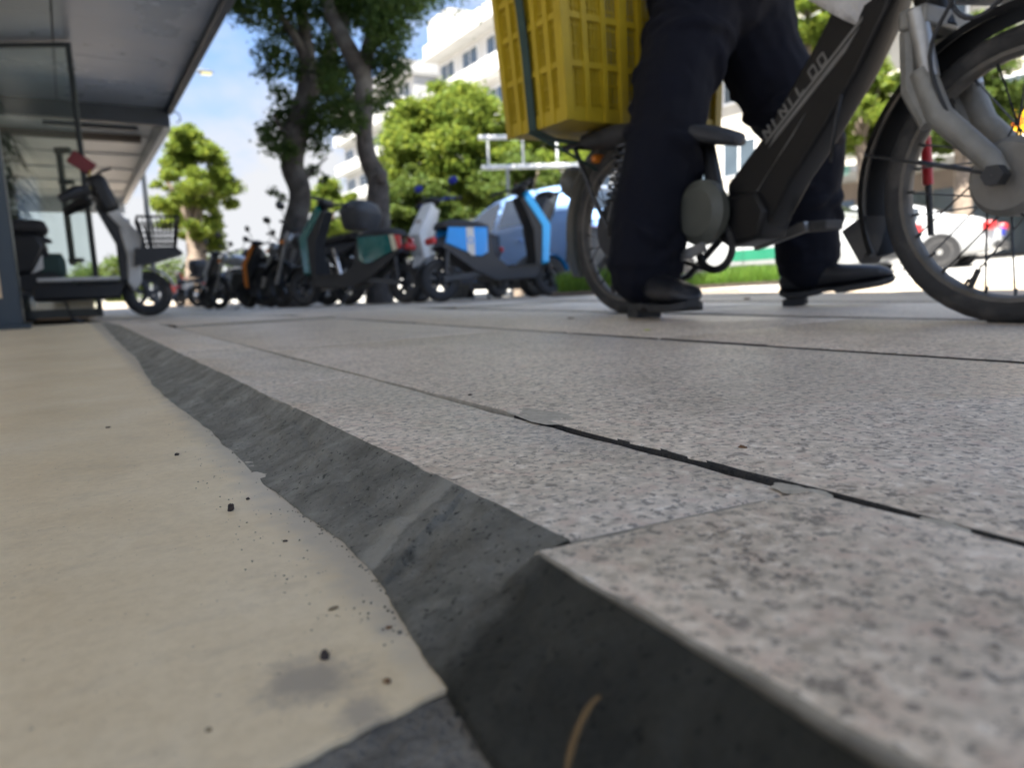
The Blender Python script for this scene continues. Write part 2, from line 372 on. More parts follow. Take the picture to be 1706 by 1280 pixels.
FZ_ = -.026
def floor_material():
    m = bpy.data.materials.new('beige_floor_coating'); m.use_nodes = True; t = m.node_tree; n = t.nodes; l = t.links
    p = n['Principled BSDF']; g = n.new('ShaderNodeNewGeometry'); pos = g.outputs['Position']
    def noise(scale, det=5, ro=.6, sx=(1, 1, 1)):
        mp = n.new('ShaderNodeMapping'); mp.inputs['Scale'].default_value = sx; l.new(pos, mp.inputs['Vector'])
        z = n.new('ShaderNodeTexNoise'); z.inputs['Scale'].default_value = scale; z.inputs['Detail'].default_value = det; z.inputs['Roughness'].default_value = ro
        l.new(mp.outputs['Vector'], z.inputs['Vector']); return z.outputs['Fac']
    def ramp(f, stops):
        r = n.new('ShaderNodeValToRGB'); e = r.color_ramp.elements
        while len(e) < len(stops): e.new(.5)
        for q, (pp, c) in zip(e, stops): q.position = pp; q.color = (*c, 1)
        l.new(f, r.inputs['Fac']); return r.outputs['Color']
    def mix(f, a, b, mode='MIX', fac=None):
        x = n.new('ShaderNodeMix'); x.data_type = 'RGBA'; x.blend_type = mode
        if fac is not None: x.inputs['Factor'].default_value = fac
        else: l.new(f, x.inputs['Factor'])
        for s, v in (('A', a), ('B', b)):
            if isinstance(v, tuple): x.inputs[s].default_value = (*v, 1)
            else: l.new(v, x.inputs[s])
        return x.outputs['Result']
    c = ramp(noise(9, 5), [(.3, (.78, .625, .405)), (.55, (.86, .71, .48)), (.75, (.89, .76, .55))])
    c = mix(None, c, ramp(noise(3, 6, .65), [(.35, (.90, .885, .86)), (.6, (1, 1, 1))]), 'MULTIPLY', 1)
    # traffic scuffs: grey-brown smears
    c = mix(ramp(noise(22, 6, .7, (1, 1.6, 1)), [(.53, (0, 0, 0)), (.74, (.34, .34, .34))]), c, (.50, .41, .29))
    c = mix(None, c, ramp(noise(180, 5, .7), [(.35, (.90, .885, .86)), (.6, (1.02, 1.02, 1.02))]), 'MULTIPLY', .8)
    # one worn-through grey patch beside the mortar and a cement-dust band along it
    def blob(cx, cy, r0, r1, amp):
        v = n.new('ShaderNodeVectorMath'); v.operation = 'DISTANCE'; l.new(pos, v.inputs[0]); v.inputs[1].default_value = (cx, cy, FZ_)
        nzv = noise(70, 6, .7)
        a = n.new('ShaderNodeMath'); a.operation = 'MULTIPLY_ADD'; a.inputs[1].default_value = amp; l.new(nzv, a.inputs[0]); l.new(v.outputs['Value'], a.inputs[2])
        return ramp(a.outputs[0], [(r0 + amp * .5, (.85, .85, .85)), (r1 + amp * .5, (0, 0, 0))])
    q = ground_at(520, 1135, FZ_); c = mix(blob(q.x, q.y, .007, .019, .036), c, (.37, .315, .245))
    q = ground_at(610, 1190, FZ_); c = mix(blob(q.x, q.y, .003, .011, .024), c, (.40, .34, .265))
    q = ground_at(640, 1050, FZ_); c = mix(blob(q.x, q.y, .001, .006, .02), c, (.40, .35, .28))
    sx = n.new('ShaderNodeSeparateXYZ'); l.new(pos, sx.inputs[0])
    ma = n.new('ShaderNodeMath'); ma.operation = 'MULTIPLY_ADD'; ma.inputs[1].default_value = .045; l.new(noise(45, 7, .75), ma.inputs[0]); l.new(sx.outputs['X'], ma.inputs[2])
    c = mix(ramp(ma.outputs[0], [(.100, (0, 0, 0)), (.118, (.7, .7, .7))]), c, (.42, .375, .31))
    c = mix(ramp(noise(330, 3, .6), [(.69, (0, 0, 0)), (.73, (.7, .7, .7))]), c, (.17, .145, .12))
    l.new(c, p.inputs['Base Color'])
    rr = n.new('ShaderNodeMapRange'); rr.inputs['To Min'].default_value = .26; rr.inputs['To Max'].default_value = .5; l.new(noise(14, 5), rr.inputs['Value']); l.new(rr.outputs[0], p.inputs['Roughness'])
    b = n.new('ShaderNodeBump'); b.inputs['Strength'].default_value = .25; b.inputs['Distance'].default_value = .002; l.new(noise(60, 6, .6), b.inputs['Height']); l.new(b.outputs[0], p.inputs['Normal'])
    return m
M['floor'] = floor_material()

def mortar_material():
    m = bpy.data.materials.new('cement_mortar'); m.use_nodes = True; t = m.node_tree; n = t.nodes; l = t.links
    p = n['Principled BSDF']; g = n.new('ShaderNodeNewGeometry'); pos = g.outputs['Position']
    def noise(scale, det=5, ro=.6, sx=(1, 1, 1)):
        mp = n.new('ShaderNodeMapping'); mp.inputs['Scale'].default_value = sx; l.new(pos, mp.inputs['Vector'])
        z = n.new('ShaderNodeTexNoise'); z.inputs['Scale'].default_value = scale; z.inputs['Detail'].default_value = det; z.inputs['Roughness'].default_value = ro
        l.new(mp.outputs['Vector'], z.inputs['Vector']); return z.outputs['Fac']
    def ramp(f, stops):
        r = n.new('ShaderNodeValToRGB'); e = r.color_ramp.elements
        while len(e) < len(stops): e.new(.5)
        for q, (pp, c) in zip(e, stops): q.position = pp; q.color = (*c, 1)
        l.new(f, r.inputs['Fac']); return r.outputs['Color']
    def mix(f, a, b, mode='MIX', fac=None):
        x = n.new('ShaderNodeMix'); x.data_type = 'RGBA'; x.blend_type = mode
        if fac is not None: x.inputs['Factor'].default_value = fac
        else: l.new(f, x.inputs['Factor'])
        for s, v in (('A', a), ('B', b)):
            if isinstance(v, tuple): x.inputs[s].default_value = (*v, 1)
            else: l.new(v, x.inputs[s])
        return x.outputs['Result']
    c = ramp(noise(26, 7, .65), [(.32, (.20, .19, .158)), (.5, (.29, .277, .232)), (.68, (.43, .407, .345))])
    c = mix(ramp(noise(75, 6, .7, (.5, 1.3, 1)), [(.56, (0, 0, 0)), (.72, (.6, .6, .6))]), c, (.12, .115, .095))
    c = mix(ramp(noise(300, 3, .6), [(.60, (0, 0, 0)), (.67, (.85, .85, .85))]), c, (.075, .073, .062))
    c = mix(ramp(noise(420, 3, .6, (1, 1, 1.3)), [(.66, (0, 0, 0)), (.71, (.8, .8, .8))]), c, (.42, .40, .35))
    c = mix(ramp(noise(17, 7, .7), [(.50, (0, 0, 0)), (.66, (.7, .7, .7))]), c, mix(None, c, (.58, .59, .56), 'MULTIPLY', 1))      # blotchy uneven drying
    sq = n.new('ShaderNodeSeparateXYZ'); l.new(pos, sq.inputs[0])
    w1 = n.new('ShaderNodeMath'); w1.operation = 'MULTIPLY_ADD'; w1.inputs[1].default_value = -.40; l.new(sq.outputs['X'], w1.inputs[0]); l.new(sq.outputs['Y'], w1.inputs[2])
    w2 = n.new('ShaderNodeMath'); w2.operation = 'MULTIPLY_ADD'; w2.inputs[1].default_value = .022; l.new(noise(55, 6, .7), w2.inputs[0]); l.new(w1.outputs[0], w2.inputs[2])
    c = mix(ramp(w2.outputs[0], [(.262, (0, 0, 0)), (.266, (.75, .75, .75)), (.276, (.6, .6, .6)), (.286, (0, 0, 0))]), c, (.54, .51, .43))                 # pale dried lip where two batches meet
    # wet, freshly trowelled length nearest the doorway, its own shade painted in too
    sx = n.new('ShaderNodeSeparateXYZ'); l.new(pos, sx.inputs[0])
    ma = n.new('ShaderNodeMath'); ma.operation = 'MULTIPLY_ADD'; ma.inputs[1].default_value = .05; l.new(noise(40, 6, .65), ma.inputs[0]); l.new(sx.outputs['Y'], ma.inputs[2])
    damp_shade = ramp(ma.outputs[0], [(.222, (1, 1, 1)), (.246, (0, 0, 0))])
    c = mix(damp_shade, c, mix(None, c, (.22, .222, .205), 'MULTIPLY', 1))
    l.new(c, p.inputs['Base Color'])
    r2 = mix(damp_shade, (.85, .85, .85), (.6, .6, .6)); l.new(r2, p.inputs['Roughness'])
    p.inputs['Specular IOR Level'].default_value = .25
    b = n.new('ShaderNodeBump'); b.inputs['Strength'].default_value = 1.0; b.inputs['Distance'].default_value = .0045; l.new(noise(230, 8, .78), b.inputs['Height']); l.new(b.outputs[0], p.inputs['Normal'])
    return m
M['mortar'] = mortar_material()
M['concrete'] = mat('rough_concrete', (.26, .24, .205), .9, var=.5, scale=90, bump=1.0, bscale=260, space='World', dirt=(.42, .385, .33))
M['panel'] = mat('canopy_panel', (.44, .49, .58), .30, .35, var=.16, scale=1.4, bump=.18, bscale=1.6, space='World', dirt=(.56, .555, .57))
M['panel_white'] = mat('canopy_panel_white', (.78, .78, .77), .45, .1, var=.1, scale=1.2, bump=.1, bscale=1.5, space='World')
M['beam'] = mat('canopy_beam', (.035, .045, .06), .4, .3, var=.25, scale=4, space='World')

# ------------------------------------------------------------------ ground, road, pavement, floor, mortar
def sheet(name, x0, x1, y0, y1, nx, ny, fz, m, parent=None):
    mb = MB(); xs = np.linspace(x0, x1, nx + 1); ys = np.linspace(y0, y1, ny + 1)
    mb.v = [(x, y, fz(x, y)) for y in ys for x in xs]
    mb.f = [(j * (nx + 1) + i, j * (nx + 1) + i + 1, (j + 1) * (nx + 1) + i + 1, (j + 1) * (nx + 1) + i) for j in range(ny) for i in range(nx)]
    return mb.build(name, m, parent)
g0 = sheet('ground', -900, 1500, -900, 1500, 24, 24, lambda x, y: -.75, M['terrain']); struct(g0)
rd = sheet('road', KERB_X + .02, 60, -40, 120, 56, 160, lambda x, y: ter(x, y) - .11, M['asphalt']); struct(rd)
for k in range(9):
    y0 = -6 + k * 6
    ln = sheet('lane_marking', 10.1, 10.24, y0, y0 + 2.6, 1, 6, lambda x, y: ter(x, y) - .105, M['roadpaint'], rd)
fp = sheet('far_pavement', -12, KERB_X + .02, 13.6, 120, 12, 40, lambda x, y: ter(x, y) - .006, M['granite_tan']); struct(fp)
# kerb stones along the road edge
kb = sheet('kerb', KERB_X - .16, KERB_X + .01, -6, 40, 1, 30, lambda x, y: ter(x, y) - .02, M['kerb']); struct(kb)
mb = MB().box((0, 0, -.075), (.16, .985, .15))
k0 = mb.build('kerb_stone', M['kerb'], kb, bevel=.012); k0.location = (KERB_X - .07, -5, 0)
for k in range(1, 34):
    c = k0.copy(); COL.objects.link(c); yy = -5 + k * 1.0
    c.location = (KERB_X - .07, yy, ter(4, yy) + .004); c.rotation_euler = (-.016 if yy > 3 else 0, 0, 0)

pv = sheet('pavement', .14, KERB_X - .15, -1.2, 13.8, 40, 60, lambda x, y: ter(x, y) - .026, M['joint']); struct(pv)
def slab_mesh(cor, zt, th=.05, jit=.0012, step=.02, bev=.0022):
    """a stone slab with slightly chipped arrises; cor = four corners counter-clockwise"""
    out = []
    for i in range(4):
        a = Vector(cor[i]); b = Vector(cor[(i + 1) % 4]); n = max(2, int((b - a).length / step)); nrm = Vector((-(b - a).y, (b - a).x)).normalized()
        for k in range(n):
            j = float(vnoise(k * .55 * step / .012 + i * 37.3 + a.x * 91, a.y * 53.7)) * 2.2 * jit * min(1, k * .5) if k else 0
            out.append(a.lerp(b, k / n) + nrm * j)
    cen = sum((Vector(c) for c in cor), Vector((0, 0))) / 4
    def inset(p, d): 
        v = cen - p; return p + v.normalized() * d
    n = len(out)
    rings = [[(p.x, p.y, zt - th) for p in out], [(p.x, p.y, zt - bev) for p in out],
             [(*inset(p, bev * .5), zt - bev * .35) for p in out], [(*inset(p, bev * 1.3), zt) for p in out]]
    return MB().loft(rings)
def dirty_sides(o, dark_left=False, y0=0):
    o.data.materials.append(M['grout']); o.data.materials.append(M['joint'])
    for p in o.data.polygons:
        if abs(p.normal.z) < .8: p.material_index = 2 if dark_left and p.normal.x < -.4 and (p.center.y + y0 < .46 or p.center.x > .5) else 1
    return o
M['grout'] = mat('pale_grout', (.33, .295, .235), .95, var=.3, scale=90, space='World')
GAP = .004
# border course, near slabs one by one
border = [[(.137, .213), (.2755, .198), (.2765, -.42), (.122, -.42)], ]
def ccw(c): 
    a = sum(c[i][0] * c[(i + 1) % 4][1] - c[(i + 1) % 4][0] * c[i][1] for i in range(4)); return c if a > 0 else c[::-1]
o = slab_mesh(ccw(border[0]), .0015, jit=.0016, step=.01).build('paving_slab', M['granite'], pv, ang=50); dirty_sides(COL.objects[-1])
for k in range(23):
    y0 = .2 + .6 * k; dx = random.uniform(-.002, .002); z = ter(.2, y0 + .3) + random.uniform(-.0012, .0012)
    if k < 5:
        y00 = y0 + (.0165 if k == 0 else 0); c = [(.1575 + dx, y00), (.2745 if k == 0 else .2801, y0 + .0015), (.2801, y0 + .5975), (.1575 + dx, y0 + .5975)]
        slab_mesh(ccw(c), z, jit=.0013, step=.012).build('paving_slab', M['granite'], pv, ang=50); dirty_sides(COL.objects[-1])
    elif k == 5:
        pb = slab_mesh(ccw([(-.0612, -.2985), (.0612, -.2985), (.0612, .2985), (-.0612, .2985)]), 0, jit=.001, step=.05).build('paving_slab', M['granite'], pv, ang=50); dirty_sides(COL.objects[-1])
        pb.location = (.219, y0 + .3, z); pb.rotation_euler = (-.016, 0, 0)
    else:
        q = pb.copy(); COL.objects.link(q); q.location = (.219, y0 + .3, z); q.rotation_euler = (-.016, 0, 0)
cols = [(.2815, .7965), (.8025, 1.347), (1.353, 1.895)]
for ci, (xa, xb) in enumerate(cols):
    off = [.08, -.35, .22][ci]; proto = None
    for k in range(-1, 12):
        y0 = off + 1.2 * k; yc = y0 + .6; z = ter(1, yc) + random.uniform(-.0005, .0005) + (.0004, .0022, .0040)[ci]
        if k < 2:
            j = .0016 if ci == 0 else .001
            slab_mesh(ccw([(xa, y0 + .0015), (xb, y0 + .0015), (xb, y0 + 1.1985), (xa, y0 + 1.1985)]), z, jit=j, step=.012).build('paving_slab', M['granite'], pv, ang=50); dirty_sides(COL.objects[-1], True)
        else:
            if proto is None:
                hx = (xb - xa) / 2; proto = slab_mesh(ccw([(-hx, -.5985), (hx, -.5985), (hx, .5985), (-hx, .5985)]), 0, step=.06).build('paving_slab', M['granite'], pv, ang=50); dirty_sides(COL.objects[-1], True); q = proto
            else: q = proto.copy(); COL.objects.link(q)
            q.location = ((xa + xb) / 2, yc, z); q.rotation_euler = (-.016 if yc > 3 else 0, 0, 0)
# sandy mortar smears lying over the open joint
def smear(px, py, rx, ry, seed, parent=pv):
    c = ground_at(px, py, 0); mb = MB(); r_ = random.Random(seed); n = 28; rings = []
    ph = [r_.uniform(0, 6.28) for _ in range(5)]
    def rad(a): return 1 + .22 * math.sin(2 * a + ph[0]) + .14 * math.sin(3 * a + ph[1]) + .1 * math.sin(7 * a + ph[2])
    for k, h in ((1, .0003), (.8, .0006), (.45, .0010), (.05, .0011)):
        rings.append([(c.x + rx * k * rad(a) * math.cos(a), c.y + ry * k * rad(a) * math.sin(a), h) for a in [2 * math.pi * i / n for i in range(n)]])
    return mb.loft(rings).build('mortar_smear', M['smear'], parent)
M['smear'] = mat('sandy_mortar', (.47, .42, .335), .95, var=.25, scale=160, bump=.25, bscale=500, space='World')
smear(905, 692, .016, .055, 3); smear(1330, 818, .008, .012, 5); smear(1570, 878, .006, .012, 8)
# drain: two open slots with a granite cover between them
dr = sheet('drain_channel', 1.895, 2.105, -1.2, 13.8, 1, 30, lambda x, y: ter(x, y) - .035, M['trim']); struct(dr)
p0 = None
for k in range(13):
    yc = -.6 + 1.2 * k
    if p0 is None: p0 = MB().box((0, 0, -.015), (.15, 1.19, .03)).build('drain_cover', M['granite'], dr, bevel=.003); q = p0
    else: q = p0.copy(); COL.objects.link(q)
    q.location = (2.0, yc, ter(2, yc) - .002); q.rotation_euler = (-.016 if yc > 3 else 0, 0, 0)
# outer paving, warmer stone
op = None
for ix in range(5):
    xa = 2.11 + ix * .535
    for k in range(25):
        yc = -1 + .6 * k
        if 2.95 < xa < 4.5 and 3.05 < yc < 4.1: continue       # planted bed
        if op is None: op = MB().box((0, 0, -.025), (.53, .594, .05)).build('outer_paving_slab', M['granite_tan'], pv, bevel=.003); q = op
        else: q = op.copy(); COL.objects.link(q)
        q.location = (xa + .2675, yc, ter(3, yc) + random.uniform(-.003, .003)); q.rotation_euler = (-.016 if yc > 3 else 0, 0, 0)

# shop floor: concrete slab with the beige coating that stops short of the camera
FZ = -.026
fo = sheet('bounce_forecourt', -16, -5.9, -14, 4.6, 6, 8, lambda x, y: FZ_ - .004, M['granite_tan']); struct(fo)  # unseen open ground added to bounce sunlight onto the shaded foreground
cs = sheet('concrete_floor', -6, .2, -9, 4.6, 8, 8, lambda x, y: FZ - .0022, M['concrete']); struct(cs)
e1 = ground_at(430, 1300, FZ); e2 = ground_at(722, 1158, FZ)
d = (e2 - e1); ex = e1 + d * ((.13 - e1.x) / d.x); ew = e1 + d * ((-6 - e1.x) / d.x)
mb = MB(); NN = 60
edge = [e1.lerp(ex, i / 20) for i in range(21)]
pts = [(-1.7, 4.6, FZ), (-1.7, e1.y, FZ), (e1.x, e1.y, FZ)] + [(p.x, p.y + random.uniform(-.0008, .0008), FZ) for p in edge[1:]] + [(.2, ex.y, FZ), (.2, 4.6, FZ)]
mb.loft([[(x, y, z - .0018) for x, y, z in pts], pts])
fl = mb.build('shop_floor', M['floor'], None, ang=30); struct(fl)

# mortar fillet between floor and granite edge, trowelled and lumpy
def mortar():
    ys = np.concatenate([np.linspace(-.25, .05, 60), np.linspace(.052, .9, 620), np.linspace(.905, 4.3, 300)])
    nt_ = 44; u = np.linspace(0, 1, nt_)
    Y, U = np.meshgrid(ys, u, indexing='ij')
    foot = [ground_at(a, b, FZ) for a, b in ((840, 1280), (760, 1170), (700, 1090), (640, 985), (570, 905), (500, 858), (430, 805), (350, 720), (290, 675), (250, 640), (225, 595))]
    bx = np.interp(ys, [-.25] + [p.y for p in foot] + [2.5, 4.3], [foot[0].x - .012] + [p.x for p in foot] + [.11, .13])
    bx = bx + .0022 * fbm(ys * 38, ys * 0 + 3.3, 4) + .004 * vnoise(ys * 9, ys * 0 + 8)
    tx = np.interp(ys, [-.25, .076, .205, .2125, .2165, .30, .5, 1, 4.3], [.1215, .1285, .1355, .1375, .1565, .1575, .1575, .1575, .1575])
    tx = tx + .0012 * fbm(ys * 55, ys * 0 + 9.1, 4) 
    ztop = np.where(ys < .21, .0006, -.0006) + .0006 * vnoise(ys * 60, ys * 0) - .0015 * np.clip(vnoise(ys * 5 + 4, ys * 0 + 2) * 2, 0, 1)
    ztop = ztop + np.array([ter(0, y) for y in ys])
    zb = FZ + .0005
    X = tx[:, None] + (bx - tx)[:, None] * U
    prof = (1 - U) ** 1.25                       # slightly hollow trowelled section
    bul = np.interp(ys, [0, .2, .26, .32, .6, 1.5], [.0, .0, .35, .1, .0, -.05])
    prof = prof + bul[:, None] * U * (1 - U)
    Z = zb + (ztop[:, None] - zb) * prof
    env = np.sin(np.pi * np.clip(U, 0, 1)) ** .6
    sk = Y + X * .9                              # trowel strokes run across at a slant
    Z = Z + env * ((.0075 * fbm(sk * 10, X * 14 + 2, 3) + .0034 * fbm(sk * 42, X * 36, 4)) * np.interp(Y, [.1, .25, .4], [.6, 1.1, 1]) + .0017 * fbm(Y * 190, X * 190, 3))
    rough = np.exp(-((Y - .285) / .035) ** 2)
    Z = Z + env * rough * .0035 * fbm(Y * 90 + 5, X * 90, 4)
    # the lap where two batches meet: a raised lip across the fillet
    lip = .305 - (U) * .03 + .006 * vnoise(U * 6, U * 0 + 4)
    Z = Z + env * np.where(Y < lip, -.0026, .0022) * np.clip(1 - np.abs(Y - lip) / .03, 0, 1)
    crease = .52 - .09 * np.clip(.5 - U, 0, 1)    # a sagged crease under the slab edge
    Z = Z - .0022 * np.exp(-((U - (.10 + .28 * np.clip((.60 - Y) / .12, 0, 1))) / .05) ** 2) * np.clip((Y - .47) / .02, 0, 1) * np.clip((.66 - Y) / .1, 0, 1)
    Z[:, -1] = zb - .004
    n0, n1 = Y.shape
    mb = MB(); mb.v = np.stack([X, Y, Z], -1).reshape(-1, 3).tolist()
    mb.f = [(i * n1 + j, i * n1 + j + 1, (i + 1) * n1 + j + 1, (i + 1) * n1 + j) for i in range(n0 - 1) for j in range(n1 - 1)]
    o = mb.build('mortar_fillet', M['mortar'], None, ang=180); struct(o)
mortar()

# ------------------------------------------------------------------ shop building on the left with its canopies
bl = thing('shop_building', 'tall building whose shop front lines the left edge under the canopies', 'building')
mb = MB()
mb.box((-6.6, 12.1, 7.5), (12.4, 19.8, 9.0)).build('upper_wall', M['wall_grey'], bl)  # unseen storeys, cut short beside the camera to let sun in
MB().box((-3.2, 4.55, 1.4), (5.9, .12, 2.9)).build('side_wall', M['dark_wall'], bl)
MB().box((-.75, 15.3, 1.33), (.2, 12.9, 3.3)).build('shop_wall', M['wall_cream'], bl)
w0 = None
for zi in range(2):
    for yi in range(4):
        if w0 is None:
            w0 = MB().box((0, 0, 0), (.06, 1.5, 1.5)).build('window', M['frame_white'], bl); w0p = MB().box((.02, 0, 0), (.06, 1.36, 1.36)).build('pane', M['win_dark'], w0); q = w0
        else: q = copy_tree(w0, bl)
        q.location = (-.38, 4.6 + yi * 4.6, 5.2 + zi * 3.3)
# shop windows of the far frontage
for i, yy in enumerate((10.2, 12.4, 14.6, 16.8, 19.0, 20.9)):
    wn = MB().box((-.635, yy, 1.2), (.06, 1.7, 2.1)).build('shop_window', M['post_metal'] if i % 2 else M['frame_white'], bl)
    MB().box((-.62, yy, 1.2), (.06, 1.55, 1.95)).build('pane', M['win_pale'] if i % 2 == 0 else M['win_dark'], wn)
for (px, py, X, wd, m, nm) in ((78, 284, -.57, .2, 'red', 'poster'), (94, 330, -.57, .2, 'darkred', 'poster')):
    p = at_x(px, py, X); p = p if p.y > 0 else Vector((X, 15, 1.9))
    MB().box((X, min(p.y, 20), p.z), (.012, wd * 2.0, wd)).build(nm, M[m], bl)

CZ = 2.7
cn = thing('shop_canopy', 'grey metal panel canopy with dark end beam overhanging the floor', 'canopy')
ys_ = [-5 + 1.18 * k for k in range(14)]; ys_.append(11.28)
for a, b in zip(ys_[:-1], ys_[1:]):
    for xa, xb in ((-3.3, -1.2), (-1.19, .14), (.15, 1.42)):
        MB().box(((xa + xb) / 2, (a + b) / 2, CZ + random.uniform(0, .006)), (xb - xa - .006, b - a - .012, .02)).build('soffit_panel', M['panel'], cn)
MB().box((-.94, 3.1, CZ + .16), (4.76, 16.4, .22)).build('canopy_roof', M['beam'], cn)
for yy in (-4.6, -1.0): MB().box((-3.2, yy, 1.33), (.12, .12, 2.74)).build('canopy_post', M['post_metal'], cn, bevel=.006)
MB().box((1.47, 3.1, CZ + .06), (.09, 16.5, .26)).build('fascia', M['beam'], cn, bevel=.01)
MB().box((.22, 11.34, CZ - .10), (2.5, .12, .26)).build('end_beam', M['beam'], cn, bevel=.01)
MB().tube([(1.53, 11.3, CZ - .02), (1.6, 11.32, CZ - .05), (1.62, 11.33, CZ - .13), (1.56, 11.33, CZ - .17)], .009, 6).build('hook', M['dark_metal'], cn)

c2 = thing('far_canopy', 'white panel canopy farther along the shop row beyond the dark beam', 'canopy')
ys_ = [11.45 + 1.55 * k for k in range(7)]
for i, (a, b) in enumerate(zip(ys_[:-1], ys_[1:])):
    MB().box((.12, (a + b) / 2, 2.66 - .02 * i), (2.5, b - a - (.1 if i in (1, 2) else .015), .03)).build('soffit_panel', M['panel_white'], c2)
MB().box((.1, 16.1, 2.82), (2.6, 9.3, .2)).build('canopy_roof', M['panel_white'], c2)
MB().box((1.44, 16.1, 2.66), (.11, 9.3, .42)).build('fascia', M['panel_white'], c2, bevel=.01)
MB().box((.3, 20.82, 2.55), (2.3, .08, .62)).build('end_beam', M['panel_white'], c2)
MB().box((.2, 13.05, 2.60), (2.1, .14, .10)).build('cross_beam', M['wall_brown'], c2)
MB().box((.55, 12.4, 2.63), (1.2, .08, .07)).build('cross_beam', M['beam'], c2)

# dark post at the left edge with its base plate and a pale strip painting its edge's reflection
ps = thing('steel_post', 'dark steel shopfront post at the left edge of the picture', 'post', (-.28, 4.26, FZ))
MB().box((0, 0, 1.36), (.165, .15, 2.72)).build('shaft', M['post_metal'], ps, bevel=.006)
MB().box((0, 0, .012), (.22, .2, .024)).build('base_plate', M['post_metal'], ps, bevel=.004)
MB().box((.0, -.078, 1.2), (.022, .01, 2.1)).build('glint_strip', M['glint'], ps)
# open glass door with a bracket pull
A = at(-60, 78, 5.5); Bp = at(112, 75, 5.5)
gd = thing('glass_door', 'open glass shop door with dark frame and bracket handle', 'door', (.27, 8.75, ter(0, 8.7) + .01), math.atan2(.22, -.44))
W_, H_ = .98, 2.76
for nm, c, s in (('stile', (0, 0, H_ / 2), (.045, .04, H_)), ('stile', (W_, 0, H_ / 2), (.045, .04, H_)), ('top_rail', (W_ / 2, 0, H_ - .02), (W_ - .05, .04, .045)), ('bottom_rail', (W_ / 2, 0, .05), (W_ - .05, .04, .09))):
    MB().box(c, s).build(nm, M['post_metal'], gd, bevel=.003)
MB().box((W_ / 2, 0, H_ / 2), (W_ - .04, .01, H_ - .06)).build('pane', M['glass'], gd)
hb = MB(); hb.box((.25, -.07, 1.15), (.05, .04, 1.2)); hb.box((.20, -.045, 1.72), (.14, .07, .06)); hb.box((.20, -.045, 1.40), (.13, .07, .045)); hb.box((.20, -.045, .60), (.13, .07, .045))
hb.build('pull_handle', M['post_metal'], gd)

# ------------------------------------------------------------------ leaves, trees
def leaf_cloud(clusters, size, seed, flat=.5, folded=True):
    r_ = np.random.default_rng(seed); V = []; F = []
    cs = []
    for (c, rad, n) in clusters:
        rad = np.array(rad if hasattr(rad, '__len__') else (rad,) * 3)
        d = r_.normal(size=(n, 3)); d /= np.linalg.norm(d, axis=1)[:, None]
        rr = r_.random(n) ** .42
        cs.append(np.array(c) + d * rr[:, None] * rad * (1 + .18 * r_.normal(size=(n, 1))))
    C = np.concatenate(cs); n = len(C)
    a = r_.normal(size=(n, 3)); a[:, 2] = a[:, 2] * .7 - .25; a /= np.linalg.norm(a, axis=1)[:, None]
    b = r_.normal(size=(n, 3)); b -= (b * a).sum(1)[:, None] * a; b /= np.linalg.norm(b, axis=1)[:, None]
    s = size * (.65 + .7 * r_.random(n))[:, None]
    nn = np.cross(a, b)
    P = np.stack([C - a * s, C + b * s * .42 + nn * s * .12, C + a * s, C - b * s * .42 + nn * s * .12], 1).reshape(-1, 3)
    F = (np.arange(n)[:, None] * 4 + np.array([[0, 1, 2, 3]]))
    return P, F
def leaf_obj(name, clusters, size, seed, m, parent):
    P, F = leaf_cloud(clusters, size, seed)
    me = bpy.data.meshes.new(name); me.vertices.add(len(P)); me.vertices.foreach_set('co', P.ravel())
    me.loops.add(F.size); me.loops.foreach_set('vertex_index', F.ravel().astype(np.int32))
    me.polygons.add(len(F)); me.polygons.foreach_set('loop_start', np.arange(0, F.size, 4, dtype=np.int32)); me.polygons.foreach_set('loop_total', np.full(len(F), 4, dtype=np.int32))
    me.update(calc_edges=True); me.materials.append(m)
    o = bpy.data.objects.new(name, me); COL.objects.link(o); o.parent = parent; return o
def smooth_path(P, n=6):
    P = [Vector(p) for p in P]; out = []
    for i in range(len(P) - 1):
        p0 = P[max(i - 1, 0)]; p1 = P[i]; p2 = P[i + 1]; p3 = P[min(i + 2, len(P) - 1)]
        for k in range(n):
            t = k / n
            out.append(.5 * ((2 * p1) + (p2 - p0) * t + (2 * p0 - 5 * p1 + 4 * p2 - p3) * t * t + (3 * p1 - p0 - 3 * p2 + p3) * t ** 3))
    out.append(P[-1]); return out
def limb(mb, pts, radii, seg=12, n=6, rough=.11):
    P = smooth_path(pts, n); rr = np.interp(np.linspace(0, len(radii) - 1, len(P)), range(len(radii)), radii)
    o = len(mb.v); mb.tube(P, list(rr), seg)
    for i in range(o, len(mb.v)):
        k = (i - o) // seg; c = P[min(k, len(P) - 1)]; v = Vector(mb.v[i]); d = v - c
        mb.v[i] = tuple(c + d * (1 + rough * 2 * float(vnoise(v.z * 3.1 + v.x * 2, v.y * 4 + v.x * 5))))
def tree(name, label, trunks, clusters, lsize, lm, tm, seed, base, group=None, cat='tree'):
    t = thing(name, label, cat, base, 0, group); b = Vector(base)
    mb = MB()
    for pts, rad in trunks: limb(mb, [Vector(p) - b for p in pts], rad)
    mb.build('trunk', tm, t, ang=180)
    leaf_obj('crown', [(tuple(Vector(c) - b), r, n) for c, r, n in clusters], lsize, seed, lm, t)
    return t

